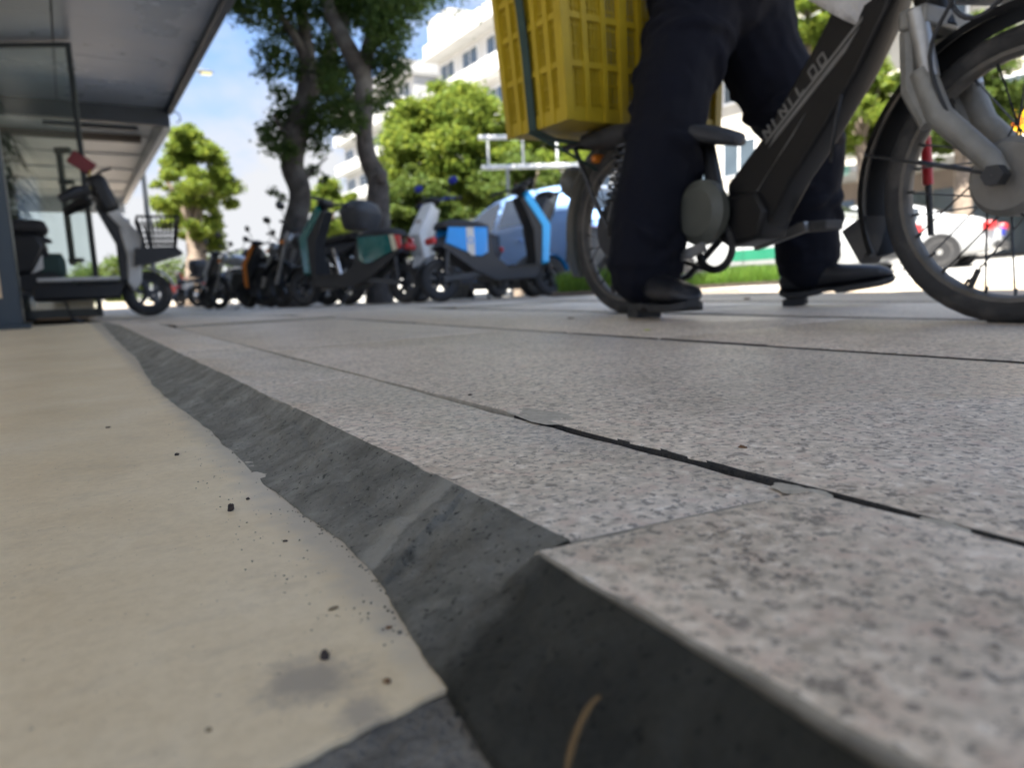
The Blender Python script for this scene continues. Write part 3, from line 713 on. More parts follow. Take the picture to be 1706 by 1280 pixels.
# two dark street trees behind the scooters
DA = 10.2
gA = at(487, 505, DA); gA.z = ter(2.7, 10) - .05
pA = lambda x, y, dd=0: at(x, y, DA + dd)
rA = random.Random(3)
def scatter(spots, D, rad, n, seed, jit=.35):
    r_ = random.Random(seed); out = []
    for s in spots:
        px, py = s[0], s[1]; k = s[2] if len(s) > 2 else 1
        out.append((tuple(at(px, py, D + r_.uniform(-jit, jit) * 2)), (rad * k, rad * k, rad * k * .8), int(n * k * k)))
    return out
trA = [([gA, pA(482, 440), pA(492, 372), pA(500, 320), pA(486, 272), pA(492, 225), pA(508, 165), pA(515, 120), pA(508, 60), pA(500, 0), pA(480, -120), pA(460, -260)], [.22, .175, .165, .16, .165, .18, .145, .13, .105, .09, .07, .04]),
       ([pA(508, 165), pA(540, 110, .2), pA(560, 50, .3), pA(600, -60, .5), pA(640, -200, .6)], [.14, .10, .09, .07, .03]),
       ([pA(513, 110), pA(490, 60, -.2), pA(460, 10, -.5), pA(420, -90, -.8)], [.09, .06, .05, .02]),
       ([pA(505, 300), pA(525, 280, .2), pA(545, 262, .4)], [.04, .025, .012]), ([pA(498, 240), pA(470, 215, -.2), pA(455, 190, -.3)], [.05, .03, .012])]
clA = scatter([(455, 235, .8), (470, 205, .9), (440, 215, .5), (525, 215, .9), (540, 185), (500, 190), (475, 250, .7), (530, 245, .6), (520, 285, .45), (470, 330, .3), (455, 320, .3), (540, 300, .3), (470, 160, .6), (450, 120, .8), (478, 95, .8), (445, 85, .7), (470, 50), (500, 60, .8), (540, 75), (535, 140, .9), (560, 170, .9), (570, 120), (415, 20), (455, 5, 1.2), (395, 0, .8), (510, 10, 1.2), (560, 20, 1.2), (500, 120, .7), (420, -40, 1.5), (500, -60, 1.8), (580, -60, 1.8), (380, -60, 1.2)], DA, .31, 560, 11)
for k in range(26):
    clA.append(((gA.x + rA.uniform(-2.6, 2.0), gA.y + rA.uniform(-1.8, 2.2), rA.uniform(4.9, 8.0)), rA.uniform(.55, .95), 1100))
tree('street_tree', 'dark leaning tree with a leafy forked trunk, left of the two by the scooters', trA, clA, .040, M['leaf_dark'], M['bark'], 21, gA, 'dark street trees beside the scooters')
DB = 9.2
gB = at(632, 505, DB); gB.z = ter(3.3, 8.6) - .05
pB = lambda x, y, dd=0: at(x, y, DB + dd)
trB = [([gB, pB(631, 440), pB(632, 380), pB(630, 335), pB(628, 300), pB(614, 265), pB(606, 220), pB(606, 170), pB(605, 130), pB(588, 95), pB(570, 60), pB(552, 20), pB(530, -60), pB(510, -180)], [.19, .15, .145, .15, .145, .122, .115, .12, .13, .115, .10, .09, .07, .04]),
       ([pB(604, 130), pB(612, 90, .2), pB(622, 40, .3), pB(640, -30, .4), pB(680, -140, .6)], [.12, .10, .09, .07, .03]),
       ([pB(624, 300), pB(634, 292, -.1), pB(636, 306, -.12)], [.13, .10, .05]),
       ([pB(570, 60), pB(575, 10, .2), pB(590, -80, .4)], [.08, .06, .03])]
clB = scatter([(640, 90), (655, 60), (645, 130, .9), (650, 20, 1.1), (630, 170, .6), (660, 110, .7), (580, 195, .9), (565, 210, .7), (590, 160, .7), (600, 20, 1.2), (570, 0, 1.2), (620, -20, 1.3), (680, 0, 1.0), (700, -10, .9), (720, -25, .8), (545, 110, .8), (560, 140, .7), (650, 155, .5), (640, 40, 1), (690, -60, 1.4), (740, -80, 1.2)], DB, .30, 560, 12)
rB = random.Random(5)
for k in range(24):
    clB.append(((gB.x + rB.uniform(-1.6, 2.4), gB.y + rB.uniform(-2.0, 1.8), rB.uniform(4.7, 7.6)), rB.uniform(.55, .95), 1100))
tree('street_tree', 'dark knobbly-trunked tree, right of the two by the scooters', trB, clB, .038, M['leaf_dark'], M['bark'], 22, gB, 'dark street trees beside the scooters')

def blob_tree(name, label, px, py_top, py_bot, half_w, D, zbase, seed, lm, tm, n=60, lsize=.10, base_px=None, group='sunlit trees along the street', per=420, trunk_r=.22, csize=.17, forks=4):
    r_ = random.Random(seed)
    top = at(px, py_top, D); bot = at(px, py_bot, D); hw = half_w / FPX * D
    base = Vector((*at(base_px or px, 480, D).xy, zbase))
    cen = (top + bot) / 2; hh = (top.z - bot.z) / 2
    cl = []
    for k in range(n):
        for _ in range(50):
            d = Vector((r_.uniform(-1, 1), r_.uniform(-1, 1), r_.uniform(-1, 1)))
            if .35 < d.length < 1: break
        d = d * (d.length ** -.35)
        taper = 1 - .25 * max(d.z, 0)
        c = cen + Vector((d.x * hw * .86 * taper, d.y * hw * .86 * taper, d.z * hh * .9))
        rr = hw * csize * r_.uniform(.55, 1.6)
        if r_.random() < .16: c = cen + (c - cen) * r_.uniform(1.08, 1.28); rr *= .5
        cl.append((tuple(c), (rr * 1.15, rr * 1.15, rr * .75), int(per * (rr / (hw * csize)) ** 1.6 * r_.uniform(.6, 1.2))))
    trunks = [([base - Vector((0, 0, .1)), base.lerp(cen, .35) + Vector((.1, 0, 0)), base.lerp(cen, .7), cen + Vector((0, 0, hh * .5))], [trunk_r * 1.2, trunk_r, trunk_r * .7, trunk_r * .25])]
    for k in range(forks):
        a = 2 * math.pi * k / forks + r_.uniform(-.4, .4); s = base.lerp(cen, r_.uniform(.45, .8))
        trunks.append(([s, s.lerp(cen, .5) + Vector((math.cos(a) * hw * .3, math.sin(a) * hw * .3, hh * .1)), cen + Vector((math.cos(a) * hw * .65, math.sin(a) * hw * .65, hh * r_.uniform(0, .5)))], [trunk_r * .5, trunk_r * .3, trunk_r * .1]))
    return tree(name, label, trunks, cl, lsize, lm, tm, seed, base, group)
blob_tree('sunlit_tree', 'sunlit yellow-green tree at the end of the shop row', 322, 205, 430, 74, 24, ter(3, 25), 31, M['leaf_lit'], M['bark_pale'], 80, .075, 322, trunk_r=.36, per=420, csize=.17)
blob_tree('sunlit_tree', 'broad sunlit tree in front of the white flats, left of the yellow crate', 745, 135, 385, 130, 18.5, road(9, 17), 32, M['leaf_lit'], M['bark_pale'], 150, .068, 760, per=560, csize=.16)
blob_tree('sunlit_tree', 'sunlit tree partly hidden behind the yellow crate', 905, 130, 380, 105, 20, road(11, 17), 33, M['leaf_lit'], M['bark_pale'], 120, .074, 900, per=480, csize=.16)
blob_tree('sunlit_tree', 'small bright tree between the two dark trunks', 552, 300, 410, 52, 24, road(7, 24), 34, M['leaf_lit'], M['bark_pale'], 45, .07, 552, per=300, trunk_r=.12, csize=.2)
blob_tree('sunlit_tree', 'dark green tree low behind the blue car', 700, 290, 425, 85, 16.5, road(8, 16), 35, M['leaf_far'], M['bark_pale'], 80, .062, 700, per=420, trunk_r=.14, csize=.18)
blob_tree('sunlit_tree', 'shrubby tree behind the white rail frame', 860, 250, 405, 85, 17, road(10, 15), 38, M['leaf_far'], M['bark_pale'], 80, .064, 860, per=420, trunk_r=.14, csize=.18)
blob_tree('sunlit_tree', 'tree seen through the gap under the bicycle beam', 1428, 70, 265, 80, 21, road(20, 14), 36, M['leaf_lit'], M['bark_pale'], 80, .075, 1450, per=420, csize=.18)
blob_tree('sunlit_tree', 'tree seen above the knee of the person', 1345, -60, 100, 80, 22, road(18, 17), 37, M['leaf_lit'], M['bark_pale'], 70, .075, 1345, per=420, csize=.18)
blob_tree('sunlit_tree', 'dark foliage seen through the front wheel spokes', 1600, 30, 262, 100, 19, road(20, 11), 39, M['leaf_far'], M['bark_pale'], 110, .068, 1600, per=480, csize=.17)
# far end of the street: one mass of trees
fc = []
r_ = random.Random(4)
for k in range(60):
    x = r_.uniform(-14, 24); fc.append(((x, 78 + r_.uniform(-6, 6), r_.uniform(.2, 3.0)), r_.uniform(1.0, 2.0), 420))
ft = leaf_obj('distant_trees', fc, .22, 77, M['leaf_far'], None); tag(ft, 'distant green trees closing the end of the street', 'trees', kind='stuff')

# ------------------------------------------------------------------ street lamp behind the canopy
lp = at(348, 122, 17.5)
sl = thing('street_lamp', 'street lamp whose pale lit head pokes out past the canopy edge', 'street lamp', (lp.x - 1.7, lp.y, ter(1, lp.y)))
h = lp.z - sl.location.z
MB().tube([(0, 0, 0), (0, 0, h * .6), (0, 0, h - .25), (.15, 0, h - .05), (1.35, 0, h + .02)], [.07, .055, .045, .035, .028], 10).build('pole', M['lamp_grey'], sl)
MB().box((1.62, 0, h + .03), (.34, .2, .06)).build('lamp_head', M['lamp_grey'], sl, bevel=.02)
MB().box((1.64, 0, h - .012), (.22, .17, .03)).build('lamp_lens', M['lamp_lit'], sl)

# ------------------------------------------------------------------ buildings across the street
FX = 26.0
def facade_block(name, label, y0, y1, h, wallm, floors, bays, balcony=True, x=FX, depth=10, zb=.2, cat='building', step=None):
    b = thing(name, label, cat, (x, (y0 + y1) / 2, zb)); ln = y1 - y0
    MB().box((depth / 2, 0, h / 2), (depth, ln, h)).build('wall', wallm, b)
    fh = h / floors; bw = ln / bays; win = None; bal = None
    for i in range(floors):
        for j in range(bays):
            yy = -ln / 2 + bw * (j + .5)
            if win is None:
                win = MB().box((0, 0, 0), (.12, bw * .66, fh * .50)).build('window', M['frame_white'], b)
                for s in (-1, 1): MB().box((-.03, s * bw * .16, 0), (.12, bw * .28, fh * .44)).build('pane', M['win_dark'], win)
                q = win
            else: q = copy_tree(win, b)
            q.location = (-.02, yy, fh * i + fh * .58)
        if balcony:
            if bal is None:
                bal = MB().box((0, 0, 0), (1.1, ln * .995, fh * .34)).build('balcony_parapet', wallm, b, bevel=.03); q = bal
            else: q = bal.copy(); COL.objects.link(q)
            q.location = (-.55, 0, fh * i + fh * .14)
    MB().box((depth / 2 - .5, 0, h + .45), (depth + 1.2, ln + .3, .9)).build('roof_parapet', wallm, b, bevel=.03)
    MB().box((depth / 2 - .6, 0, h - .14), (depth + 1.3, ln + .4, .12)).build('cornice', M['wall_grey'], b)
    return b
b1 = facade_block('apartment_building', 'white apartment building with banded balconies above the right-hand trees', 27, 51.5, 17.0, M['wall_white'], 5, 7)
MB().box((.93, 10.3, 18.4), (3.4, 3.4, 2.4)).build('stair_tower', M['wall_white'], b1)
b2 = facade_block('apartment_building', 'lower pale apartment building farther off, left of the banded white one', 56, 74, 17.4, M['wall_grey'], 6, 5)
b3 = facade_block('shop_building', 'cream shop building behind the bicycle frame and white car', 4, 26.5, 9.5, M['wall_cream'], 3, 8, False)
zb = .2
MB().box((-1.3, 0, 3.55 - zb), (2.6, 22.4, .22)).build('shop_awning', M['wall_grey'], b3)
MB().box((-.05, 0, 1.6), (.1, 22.4, 3.1)).build('shop_front', M['wall_brown'], b3)
for k in range(7): MB().box((-.14, -9.6 + 3.2 * k, 1.15), (.1, 2.5, 1.9)).build('shop_window', M['win_dark'], b3)
for k in range(5):
    p = at_x(1395 + 12 * k, 268 + 3 * k, FX - 1.3)
    MB().box((-2.64, 1.1, 3.45 - k * .07), (.05, 2.1, .03)).build('awning_stripe', M['mint'], b3)
# yellow sign board with red characters
sp = at_x(1661, 205, FX - .3)
sg = thing('shop_sign', 'yellow shop sign with red characters seen through the front wheel', 'sign', (FX - .35, sp.y - 2.0, 4.05))
MB().box((0, 0, .38), (.12, 4.1, .74)).build('board', M['yellow_sign'], sg)
MB().box((-.01, 0, -.35), (.1, 4.1, .68)).build('lower_panel', M['white_paint'], sg)
def chars(y, kind):
    mb = MB(); t = .055; X = -.07
    if kind == 0:    # middle character: box with a stroke through it
        mb.box((X, y, .46), (.02, .34, t)); mb.box((X, y, .30), (.02, .34, t)); mb.box((X, y + .17, .38), (.02, t, .21)); mb.box((X, y - .17, .38), (.02, t, .21)); mb.box((X - .004, y, .37), (.02, t, .52))
    else:            # enclosed character
        mb.box((X, y, .58), (.02, .46, t)); mb.box((X, y, .16), (.02, .46, t)); mb.box((X, y + .22, .37), (.02, t, .47)); mb.box((X, y - .22, .37), (.02, t, .47))
        for z in (.28, .38, .48): mb.box((X - .004, y, z), (.02, .27, .04))
        mb.box((X - .008, y, .38), (.02, .045, .24))
    mb.build('sign_character', M['red'], sg, smooth=False)
chars(1.36, 0); chars(.70, 1)

# white metal rail frame over the far pavement
rf = thing('rail_frame', 'white two-rail metal frame standing behind the light blue car', 'frame', (*at(870, 400, 13).xy, road(7, 11)))
o_ = rf.location; a0 = at(797, 229, 13) - o_; a1 = at(985, 226, 13) - o_; b0 = at(802, 279, 13) - o_; b1_ = at(985, 274, 13) - o_
MB().tube([a0, a1], .045, 8).build('rail', M['frame_white'], rf); MB().tube([b0, b1_], .045, 8).build('rail', M['frame_white'], rf)
for px in (812, 870, 927):
    p = at(px, 229, 13) - o_; q = at(px + 2, 279, 13) - o_
    MB().tube([p, q], .02, 6).build('baluster', M['frame_white'], rf)
for px in (845, 965):
    p = at(px, 279, 13) - o_
    MB().tube([p, (p.x, p.y, 0)], .03, 6).build('post', M['lamp_grey'], rf)

# ------------------------------------------------------------------ planted bed with grass
ga = ground_at(930, 492, -.012); gb = ground_at(1315, 470, -.012)
dirg = (gb - ga); nrm = Vector((-dirg.y, dirg.x, 0)).normalized()
nrm = Vector((ga.x, ga.y, 0)).normalized()
bed = MB(); cs4 = [ga - dirg * .02, gb + dirg * .02, gb + dirg * .02 + nrm * 1.0, ga - dirg * .02 + nrm * 1.0]
bed.loft([[(p.x, p.y, -.03) for p in cs4], [(p.x, p.y, .012) for p in cs4]]).build('planting_bed', M['soil'], None); bedo = bpy.data.objects['planting_bed']; struct(bedo)
nb = 14000; gr = np.random.default_rng(9)
s_ = gr.random(nb); t_ = gr.random(nb)
base = np.array(ga)[None] + s_[:, None] * np.array(dirg)[None] + t_[:, None] * np.array(nrm)[None]; base[:, 2] = .01
hh = (.09 + .12 * gr.random(nb)) * (.55 + .45 * np.clip(np.sin(s_ * 9) * .5 + .6, 0, 1)); an = gr.random(nb) * 6.283; ln_ = .03 + .05 * gr.random(nb)
wv = np.stack([np.cos(an + 1.57), np.sin(an + 1.57), an * 0], 1) * .0035
tip = base + np.stack([np.cos(an) * ln_, np.sin(an) * ln_, hh], 1); mid = base + np.stack([np.cos(an) * ln_ * .3, np.sin(an) * ln_ * .3, hh * .6], 1)
P = np.stack([base - wv, base + wv, mid + wv * .8, mid - wv * .8, tip], 1).reshape(-1, 3)
gm = MB(); gm.v = P.tolist()
for i in range(nb): k = 5 * i; gm.f += [(k, k + 1, k + 2, k + 3), (k + 3, k + 2, k + 4)]
go = gm.build('grass', M['grass'], None, smooth=False); tag(go, 'low green grass in the planting bed behind the bicycle', 'grass', kind='stuff')

# ------------------------------------------------------------------ wheels
def wheel(parent, x, z, r, tw, name='wheel', spokes=0, rimm='rim', y=0, tyre='rubber', alloy=5):
    tr = tw / 2; ri = r - tw * (.86 if spokes else .95); rd = .011 if spokes else .020
    prof = [(r - tr + math.cos(a) * tr * 1.02, math.sin(a) * tr) for a in [2 * math.pi * k / 14 for k in range(14)]]
    wo = MB().lathe(prof, (0, 0, 0), 'y', 40, True).build(name, M[tyre], parent); wo.location = (x, y, z)
    rb = MB().lathe([(ri + .004, -tr * .72), (ri - rd * .6, -tr * .70), (ri - rd, -tr * .3), (ri - rd, tr * .3), (ri - rd * .6, tr * .70), (ri + .004, tr * .72), (ri + .012, 0)], (0, 0, 0), 'y', 40, True)
    rb.build('rim', M[rimm], wo)
    hb = MB().lathe([(.001, -tr * 1.1), (r * .16, -tr * 1.1), (r * .2, -tr * .6), (r * .2, tr * .6), (r * .16, tr * 1.1), (.001, tr * 1.1)], (0, 0, 0), 'y', 20); hb.build('hub', M['dark_metal'] if spokes else M[rimm], wo)
    if not spokes:
        for k in range(alloy):
            a = 2 * math.pi * k / alloy + .3
            MB().bar((math.cos(a) * r * .12, 0, math.sin(a) * r * .12), (math.cos(a) * (ri - .012), 0, math.sin(a) * (ri - .012)), tr * .9, r * .11, up=(0, 1, 0)).build('spoke', M[rimm], wo)
    return wo

# ------------------------------------------------------------------ step-through scooters
def scooter(label, loc, rz, body='blue', hull='charcoal', front='lightblue_strip', box=None, basket=False, mirrors='round', group='scooters parked in a row', lean=.06, stripe=None, name='parked_scooter', bars='black_plastic', wheel_r=.2, plate=False):
    t = thing(name, label, 'scooter', loc, rz, group); t.rotation_euler = (lean, 0, rz)
    wheel(t, 0, wheel_r, wheel_r, .085, rimm='dark_metal'); wheel(t, 1.24, wheel_r, wheel_r, .085, rimm='dark_metal')
    # dark hull: rear lower body, footboard
    MB().prism([(-.02, .50), (.06, .45), (.32, .27), (.55, .17), (1.02, .18), (1.08, .30), (.70, .30), (.55, .40), (.50, .66), (.40, .66), (.05, .60)], -.115, .115, .03).build('hull', M[hull], t, ang=50)
    MB().prism([(.70, .302), (1.05, .302), (1.05, .315), (.70, .315)], -.14, .14).build('footboard', M['black_plastic'], t)
    for s in (-1, 1):
        pn = MB().prism([(.03, .53), (.07, .672), (.48, .672), (.47, .44), (.40, .405), (.34, .405)], s * .118 - .012, s * .118 + .012, .04).build('side_panel', M[body], t, bevel=.008)
        if stripe == 'flag' :
            MB().prism([(-.035, .545), (-.02, .66), (.045, .672), (.005, .53)], s * .121 - .014, s * .121 + .014).build('red_stripe', M['red'], pn)
            MB().prism([(.008, .53), (.048, .672), (.10, .672), (.06, .51)], s * .121 - .0145, s * .121 + .0145).build('cream_stripe', M['cream'], pn)
        elif stripe:
            MB().prism([(.245, .45), (.25, .669), (.33, .669), (.325, .41), (.29, .41)], s * .119 - .0135, s * .119 + .0135).build('grey_stripe', M['white_plastic'], pn)
            MB().lathe([(.022, -.001), (.032, -.001), (.032, .001), (.022, .001)], (.287, s * .1335, .55), 'y', 18, True).build('emblem', M['blue'], pn)
    # seat with a rounded top
    st = []
    for x, wd, zt in ((.0, .05, .70), (.03, .10, .735), (.12, .13, .755), (.3, .13, .75), (.44, .11, .735), (.52, .08, .715), (.55, .04, .69)):
        st.append([(x, -wd, .672), (x, -wd * 1.02, (.672 + zt) / 2), (x, -wd * .7, zt - .008), (x, 0, zt), (x, wd * .7, zt - .008), (x, wd * 1.02, (.672 + zt) / 2), (x, wd, .672)])
    MB().loft(st).build('seat', M['seat'], t, ang=60)
    # front column, leg shield and coloured front strip
    MB().prism([(.90, .98), (.955, 1.0), (1.155, .70), (1.10, .30), (1.03, .30), (1.03, .66)], -.085, .085, .05).build('leg_shield', M['black_plastic'] if front != 'white_paint' else M['white_plastic'], t, bevel=.01)
    MB().prism([(.945, .97), (1.0, 1.05), (1.245, .71), (1.19, .32), (1.105, .32), (1.14, .70)], -.095, .095, .05).build('front_panel', M[front], t, bevel=.01)
    MB().lathe([(.001, 0), (.05, .0), (.062, -.02), (.055, -.05), (.001, -.06)], (1.16, 0, .82), 'x', 18).build('headlight', M['white_plastic'], t)
    # steering: fork, stem, bars
    for s in (-1, 1): MB().tube([(1.24, s * .07, wheel_r), (1.14, s * .07, .45)], .017, 8).build('fork_leg', M['dark_metal'], t)
    stem = MB().tube([(1.10, 0, .50), (.96, 0, .97), (.93, 0, 1.04)], .026, 8).build('steering_stem', M['black_plastic'], t)
    bar = MB().tube([(.84, -.33, 1.06), (.89, -.16, 1.075), (.93, 0, 1.05), (.89, .16, 1.075), (.84, .33, 1.06)], .014, 8).build('handlebar', M[bars], t)
    MB().ball((.945, 0, 1.06), (.06, .13, .05)).build('instrument_pod', M['black_plastic'], bar)
    for s in (-1, 1):
        MB().tube([(.855, s * .23, 1.068), (.84, s * .34, 1.06)], .019, 10).build('grip', M['rubber'], bar)
        MB().tube([(.90, s * .22, 1.07), (.93, s * .31, 1.055)], .006, 5).build('brake_lever', M['dark_metal'], bar)
        if mirrors:
            MB().tube([(.88, s * .17, 1.08), (.86, s * .20, 1.16), (.86, s * .25, 1.22)], .006, 5).build('mirror_stem', M['black_plastic'], bar)
            if mirrors == 'round': MB().lathe([(.001, -.012), (.045, -.010), (.052, 0), (.045, .006), (.001, .006)], (.86, s * .27, 1.26), 'x', 16).build('mirror', M['black_plastic'], bar)
            elif mirrors == 'blue': MB().ball((.86, s * .27, 1.25), (.02, .07, .04)).build('mirror', M['deep_blue'], bar)
            elif s < 0: MB().box((.86, s * .27, 1.27), (.02, .12, .08), Matrix.Rotation(.5, 3, 'X')).build('mirror', M['black_plastic'], bar)
    # fenders, lamps, stand, plate
    arc = [(math.cos(R(a)), math.sin(R(a))) for a in range(15, 150, 12)]
    f = MB(); f.loft([[(1.24 + c * (wheel_r + .02), -.06, wheel_r + s * (wheel_r + .02)), (1.24 + c * (wheel_r + .04), 0, wheel_r + s * (wheel_r + .04)), (1.24 + c * (wheel_r + .02), .06, wheel_r + s * (wheel_r + .02)), (1.24 + c * (wheel_r + .012), 0, wheel_r + s * (wheel_r + .012))] for c, s in arc]).build('front_fender', M[body if body in ('blue', 'white_plastic') else hull], t)
    arc = [(math.cos(R(a)), math.sin(R(a))) for a in range(60, 195, 12)]
    MB().loft([[(c * (wheel_r + .02), -.06, wheel_r + s * (wheel_r + .02)), (c * (wheel_r + .035), 0, wheel_r + s * (wheel_r + .035)), (c * (wheel_r + .02), .06, wheel_r + s * (wheel_r + .02)), (c * (wheel_r + .012), 0, wheel_r + s * (wheel_r + .012))] for c, s in arc]).build('rear_fender', M['black_plastic'], t)
    for s in (-1, 1):
        MB().bar((0, s * .075, wheel_r), (.42, s * .075, .25), .025, .05).build('swing_arm', M['dark_metal'], t)
        MB().tube([(.03, s * .085, wheel_r + .04), (.07, s * .085, .52)], .024, 8).build('shock', M['dark_metal'], t)
    MB().box((-.06, 0, .56), (.05, .16, .06)).build('tail_light', M['red'], t, bevel=.012)
    if plate: MB().box((-.16, 0, .40), (.012, .19, .12), Matrix.Rotation(-.3, 3, 'Y')).build('number_plate', M['white_plastic'], t)
    MB().tube([(.58, .1, .2), (.62, .2, .02), (.70, .22, -.02)], .011, 6).build('side_stand', M['dark_metal'], t)
    if box:
        rings = []
        for z, k in ((.0, .80), (.05, .9), (.17, 1.0), (.19, 1.03), (.24, .97), (.30, .8), (.325, .55)):
            rings.append([(-.16 + math.copysign(abs(math.cos(a)) ** .5, math.cos(a)) * .18 * k, math.copysign(abs(math.sin(a)) ** .5, math.sin(a)) * .19 * k, .76 + z) for a in [2 * math.pi * i / 20 for i in range(20)]])
        bo = MB().loft(rings).build('top_box', M[box], t, ang=50)
        MB().tube([(-.15, -.12, .70), (-.15, -.12, .76)], .02, 6).tube([(-.15, .12, .70), (-.15, .12, .76)], .02, 6).build('box_bracket', M['dark_metal'], t)
    if basket:
        bk = MB(); zs = (.58, .63, .68, .73, .78, .87)
        def rect(z):
            k = .72 + .28 * (z - .58) / .29
            return [(1.38 + a * .17 * k, b * .21 * k, z) for a, b in ((-1, -1), (1, -1), (1, 1), (-1, 1), (-1, -1))]
        for z in zs: bk.tube(rect(z), .007 if z < .8 else .011, 5)
        lo, hi = rect(.58), rect(.87)
        for i in range(4):
            for k in range(9):
                a = Vector(lo[i]).lerp(Vector(lo[i + 1]), k / 9); b = Vector(hi[i]).lerp(Vector(hi[i + 1]), k / 9); bk.tube([a, b], .006, 4)
        for k in range(1, 6):
            a = Vector(lo[0]).lerp(Vector(lo[1]), k / 6); b = Vector(lo[3]).lerp(Vector(lo[2]), k / 6); bk.tube([a, b], .0045, 4)
        bk.build('basket', M['basket'], t)
        MB().prism([(1.15, .44), (1.56, .555), (1.50, .61), (1.17, .60)], -.16, .16).build('basket_tray', M['black_plastic'], t)
    return t
def motorbike(label, loc, rz, tank='charcoal', box=None, group='scooters parked in a row', shield=None, lean=.08, mirror='black_plastic'):
    t = thing('parked_motorcycle', label, 'motorcycle', loc, rz, group); t.rotation_euler = (lean, 0, rz)
    wheel(t, 0, .29, .29, .10, rimm='dark_metal'); wheel(t, 1.28, .29, .29, .085, rimm='dark_metal')
    rings = []
    for x, wd, zc, hh in ((.52, .05, .78, .05), (.6, .11, .80, .085), (.75, .14, .82, .11), (.9, .12, .83, .10), (.98, .06, .82, .06)):
        rings.append([(x, wd * math.cos(a), zc + hh * math.sin(a)) for a in [2 * math.pi * k / 16 for k in range(16)]])
    MB().loft(rings).build('fuel_tank', M[tank], t)
    MB().prism([(-.2, .78), (.1, .75), (.54, .72), (.56, .79), (.2, .83), (-.2, .87)], -.12, .12, .06).build('seat', M['seat'], t, bevel=.02)
    MB().prism([(-.25, .74), (.0, .60), (.5, .62), (.52, .72), (.1, .75)], -.10, .10, .05).build('tail_body', M[tank], t, bevel=.015)
    eng = MB().prism([(.42, .30), (.80, .28), (.86, .42), (.78, .62), (.46, .60)], -.13, .13, .06).build('engine', M['dark_metal'], t, bevel=.02)
    for k in range(5): MB().box((.72, 0, .46 + .03 * k), (.16, .24, .012)).build('cooling_fin', M['cast'], eng)
    MB().lathe([(.001, 0), (.08, 0), (.085, .02), (.001, .03)], (.56, -.15, .40), 'y', 20).build('engine_cover', M['cast'], eng)
    MB().tube([(.82, -.10, .5), (.88, -.13, .34), (.7, -.15, .22), (.3, -.16, .24), (-.2, -.17, .33)], [.02, .02, .022, .045, .05], 10).build('exhaust', M['chrome'], t)
    for s in (-1, 1):
        MB().tube([(1.28, s * .08, .29), (1.02, s * .08, .95)], [.024, .022], 8).build('fork_leg', M['silver'], t)
        MB().bar((0, s * .085, .29), (.45, s * .085, .36), .03, .05).build('swing_arm', M['dark_metal'], t)
        MB().tube([(.02, s * .1, .33), (.14, s * .1, .68)], .03, 8).build('shock', M['chrome'], t)
    bar = MB().tube([(.80, -.36, 1.03), (.92, -.22, 1.06), (1.0, 0, .98), (.92, .22, 1.06), (.80, .36, 1.03)], .012, 8).build('handlebar', M['dark_metal'], t)
    for s in (-1, 1):
        MB().tube([(.85, s * .29, 1.045), (.80, s * .37, 1.03)], .018, 8).build('grip', M['rubber'], bar)
        MB().tube([(.91, s * .22, 1.06), (.90, s * .27, 1.2)], .006, 5).build('mirror_stem', M['black_plastic'], bar)
        MB().ball((.90, s * .29, 1.24), (.018, .075, .05)).build('mirror', M[mirror], bar)
        MB().ball((1.08, s * .14, .82), .03).build('turn_signal', M['orange'], t)
    MB().lathe([(.001, .05), (.05, .05), (.09, .0), (.085, -.06), (.04, -.1), (.001, -.11)], (1.12, 0, .86), 'x', 20).build('headlight', M['silver'], t)
    if shield: MB().prism([(1.05, .45), (1.16, .72), (1.2, 1.05), (1.17, 1.05), (1.1, .72), (.98, .45)], -.2, .2, .05).build('fairing', M[shield], t, bevel=.02)
    for cx, a0, a1 in ((1.28, 20, 150), (0, 40, 185)):
        arc = [(math.cos(R(a)), math.sin(R(a))) for a in range(a0, a1, 12)]
        MB().loft([[(cx + c * .32, -.065, .29 + s * .32), (cx + c * .335, 0, .29 + s * .335), (cx + c * .32, .065, .29 + s * .32), (cx + c * .31, 0, .29 + s * .31)] for c, s in arc]).build('fender', M['black_plastic'], t)
    MB().box((-.27, 0, .76), (.05, .14, .06)).build('tail_light', M['red'], t, bevel=.012)
    MB().box((-.36, 0, .52), (.012, .2, .13), Matrix.Rotation(-.35, 3, 'Y')).build('number_plate', M['white_plastic'], t)
    MB().tube([(.5, .1, .3), (.52, .22, .02), (.6, .24, -.02)], .012, 6).build('side_stand', M['dark_metal'], t)
    if box:
        rings = []
        for z, k in ((.0, .80), (.06, .92), (.17, 1.0), (.19, 1.03), (.25, .97), (.31, .8), (.34, .5)):
            rings.append([(-.22 + math.copysign(abs(math.cos(a)) ** .5, math.cos(a)) * .2 * k, math.copysign(abs(math.sin(a)) ** .5, math.sin(a)) * .21 * k, .89 + z) for a in [2 * math.pi * i / 20 for i in range(20)]])
        MB().loft(rings).build('top_box', M[box], t, ang=50)
    return t
def gpt(x, y): return (x, y, ter(x, y))
def spot(px, D):
    p = at(px, 490, D); return Vector((p.x, p.y, ter(p.x, p.y)))
def park(fn, label, pr, dr, pf, df, *a, **k):
    p = spot(pr, dr); q = spot(pf, df); return fn(label, tuple(p), math.atan2(q.y - p.y, q.x - p.x), *a, **k)
park(scooter, 'bright blue rental scooter with charcoal hull beside the trees', 735, 6.6, 918, 7.25, stripe='grey', lean=-.07, mirrors=None)
park(scooter, 'teal green scooter with cream and red tail stripes', 676, 7.15, 566, 7.45, 'green', 'black_plastic', 'green', stripe='flag', lean=.07, plate=True, mirrors=None)
park(motorbike, 'black motorcycle carrying a large black top box', 580, 8.7, 470, 9.4, 'hazy_black', 'hazy_black')
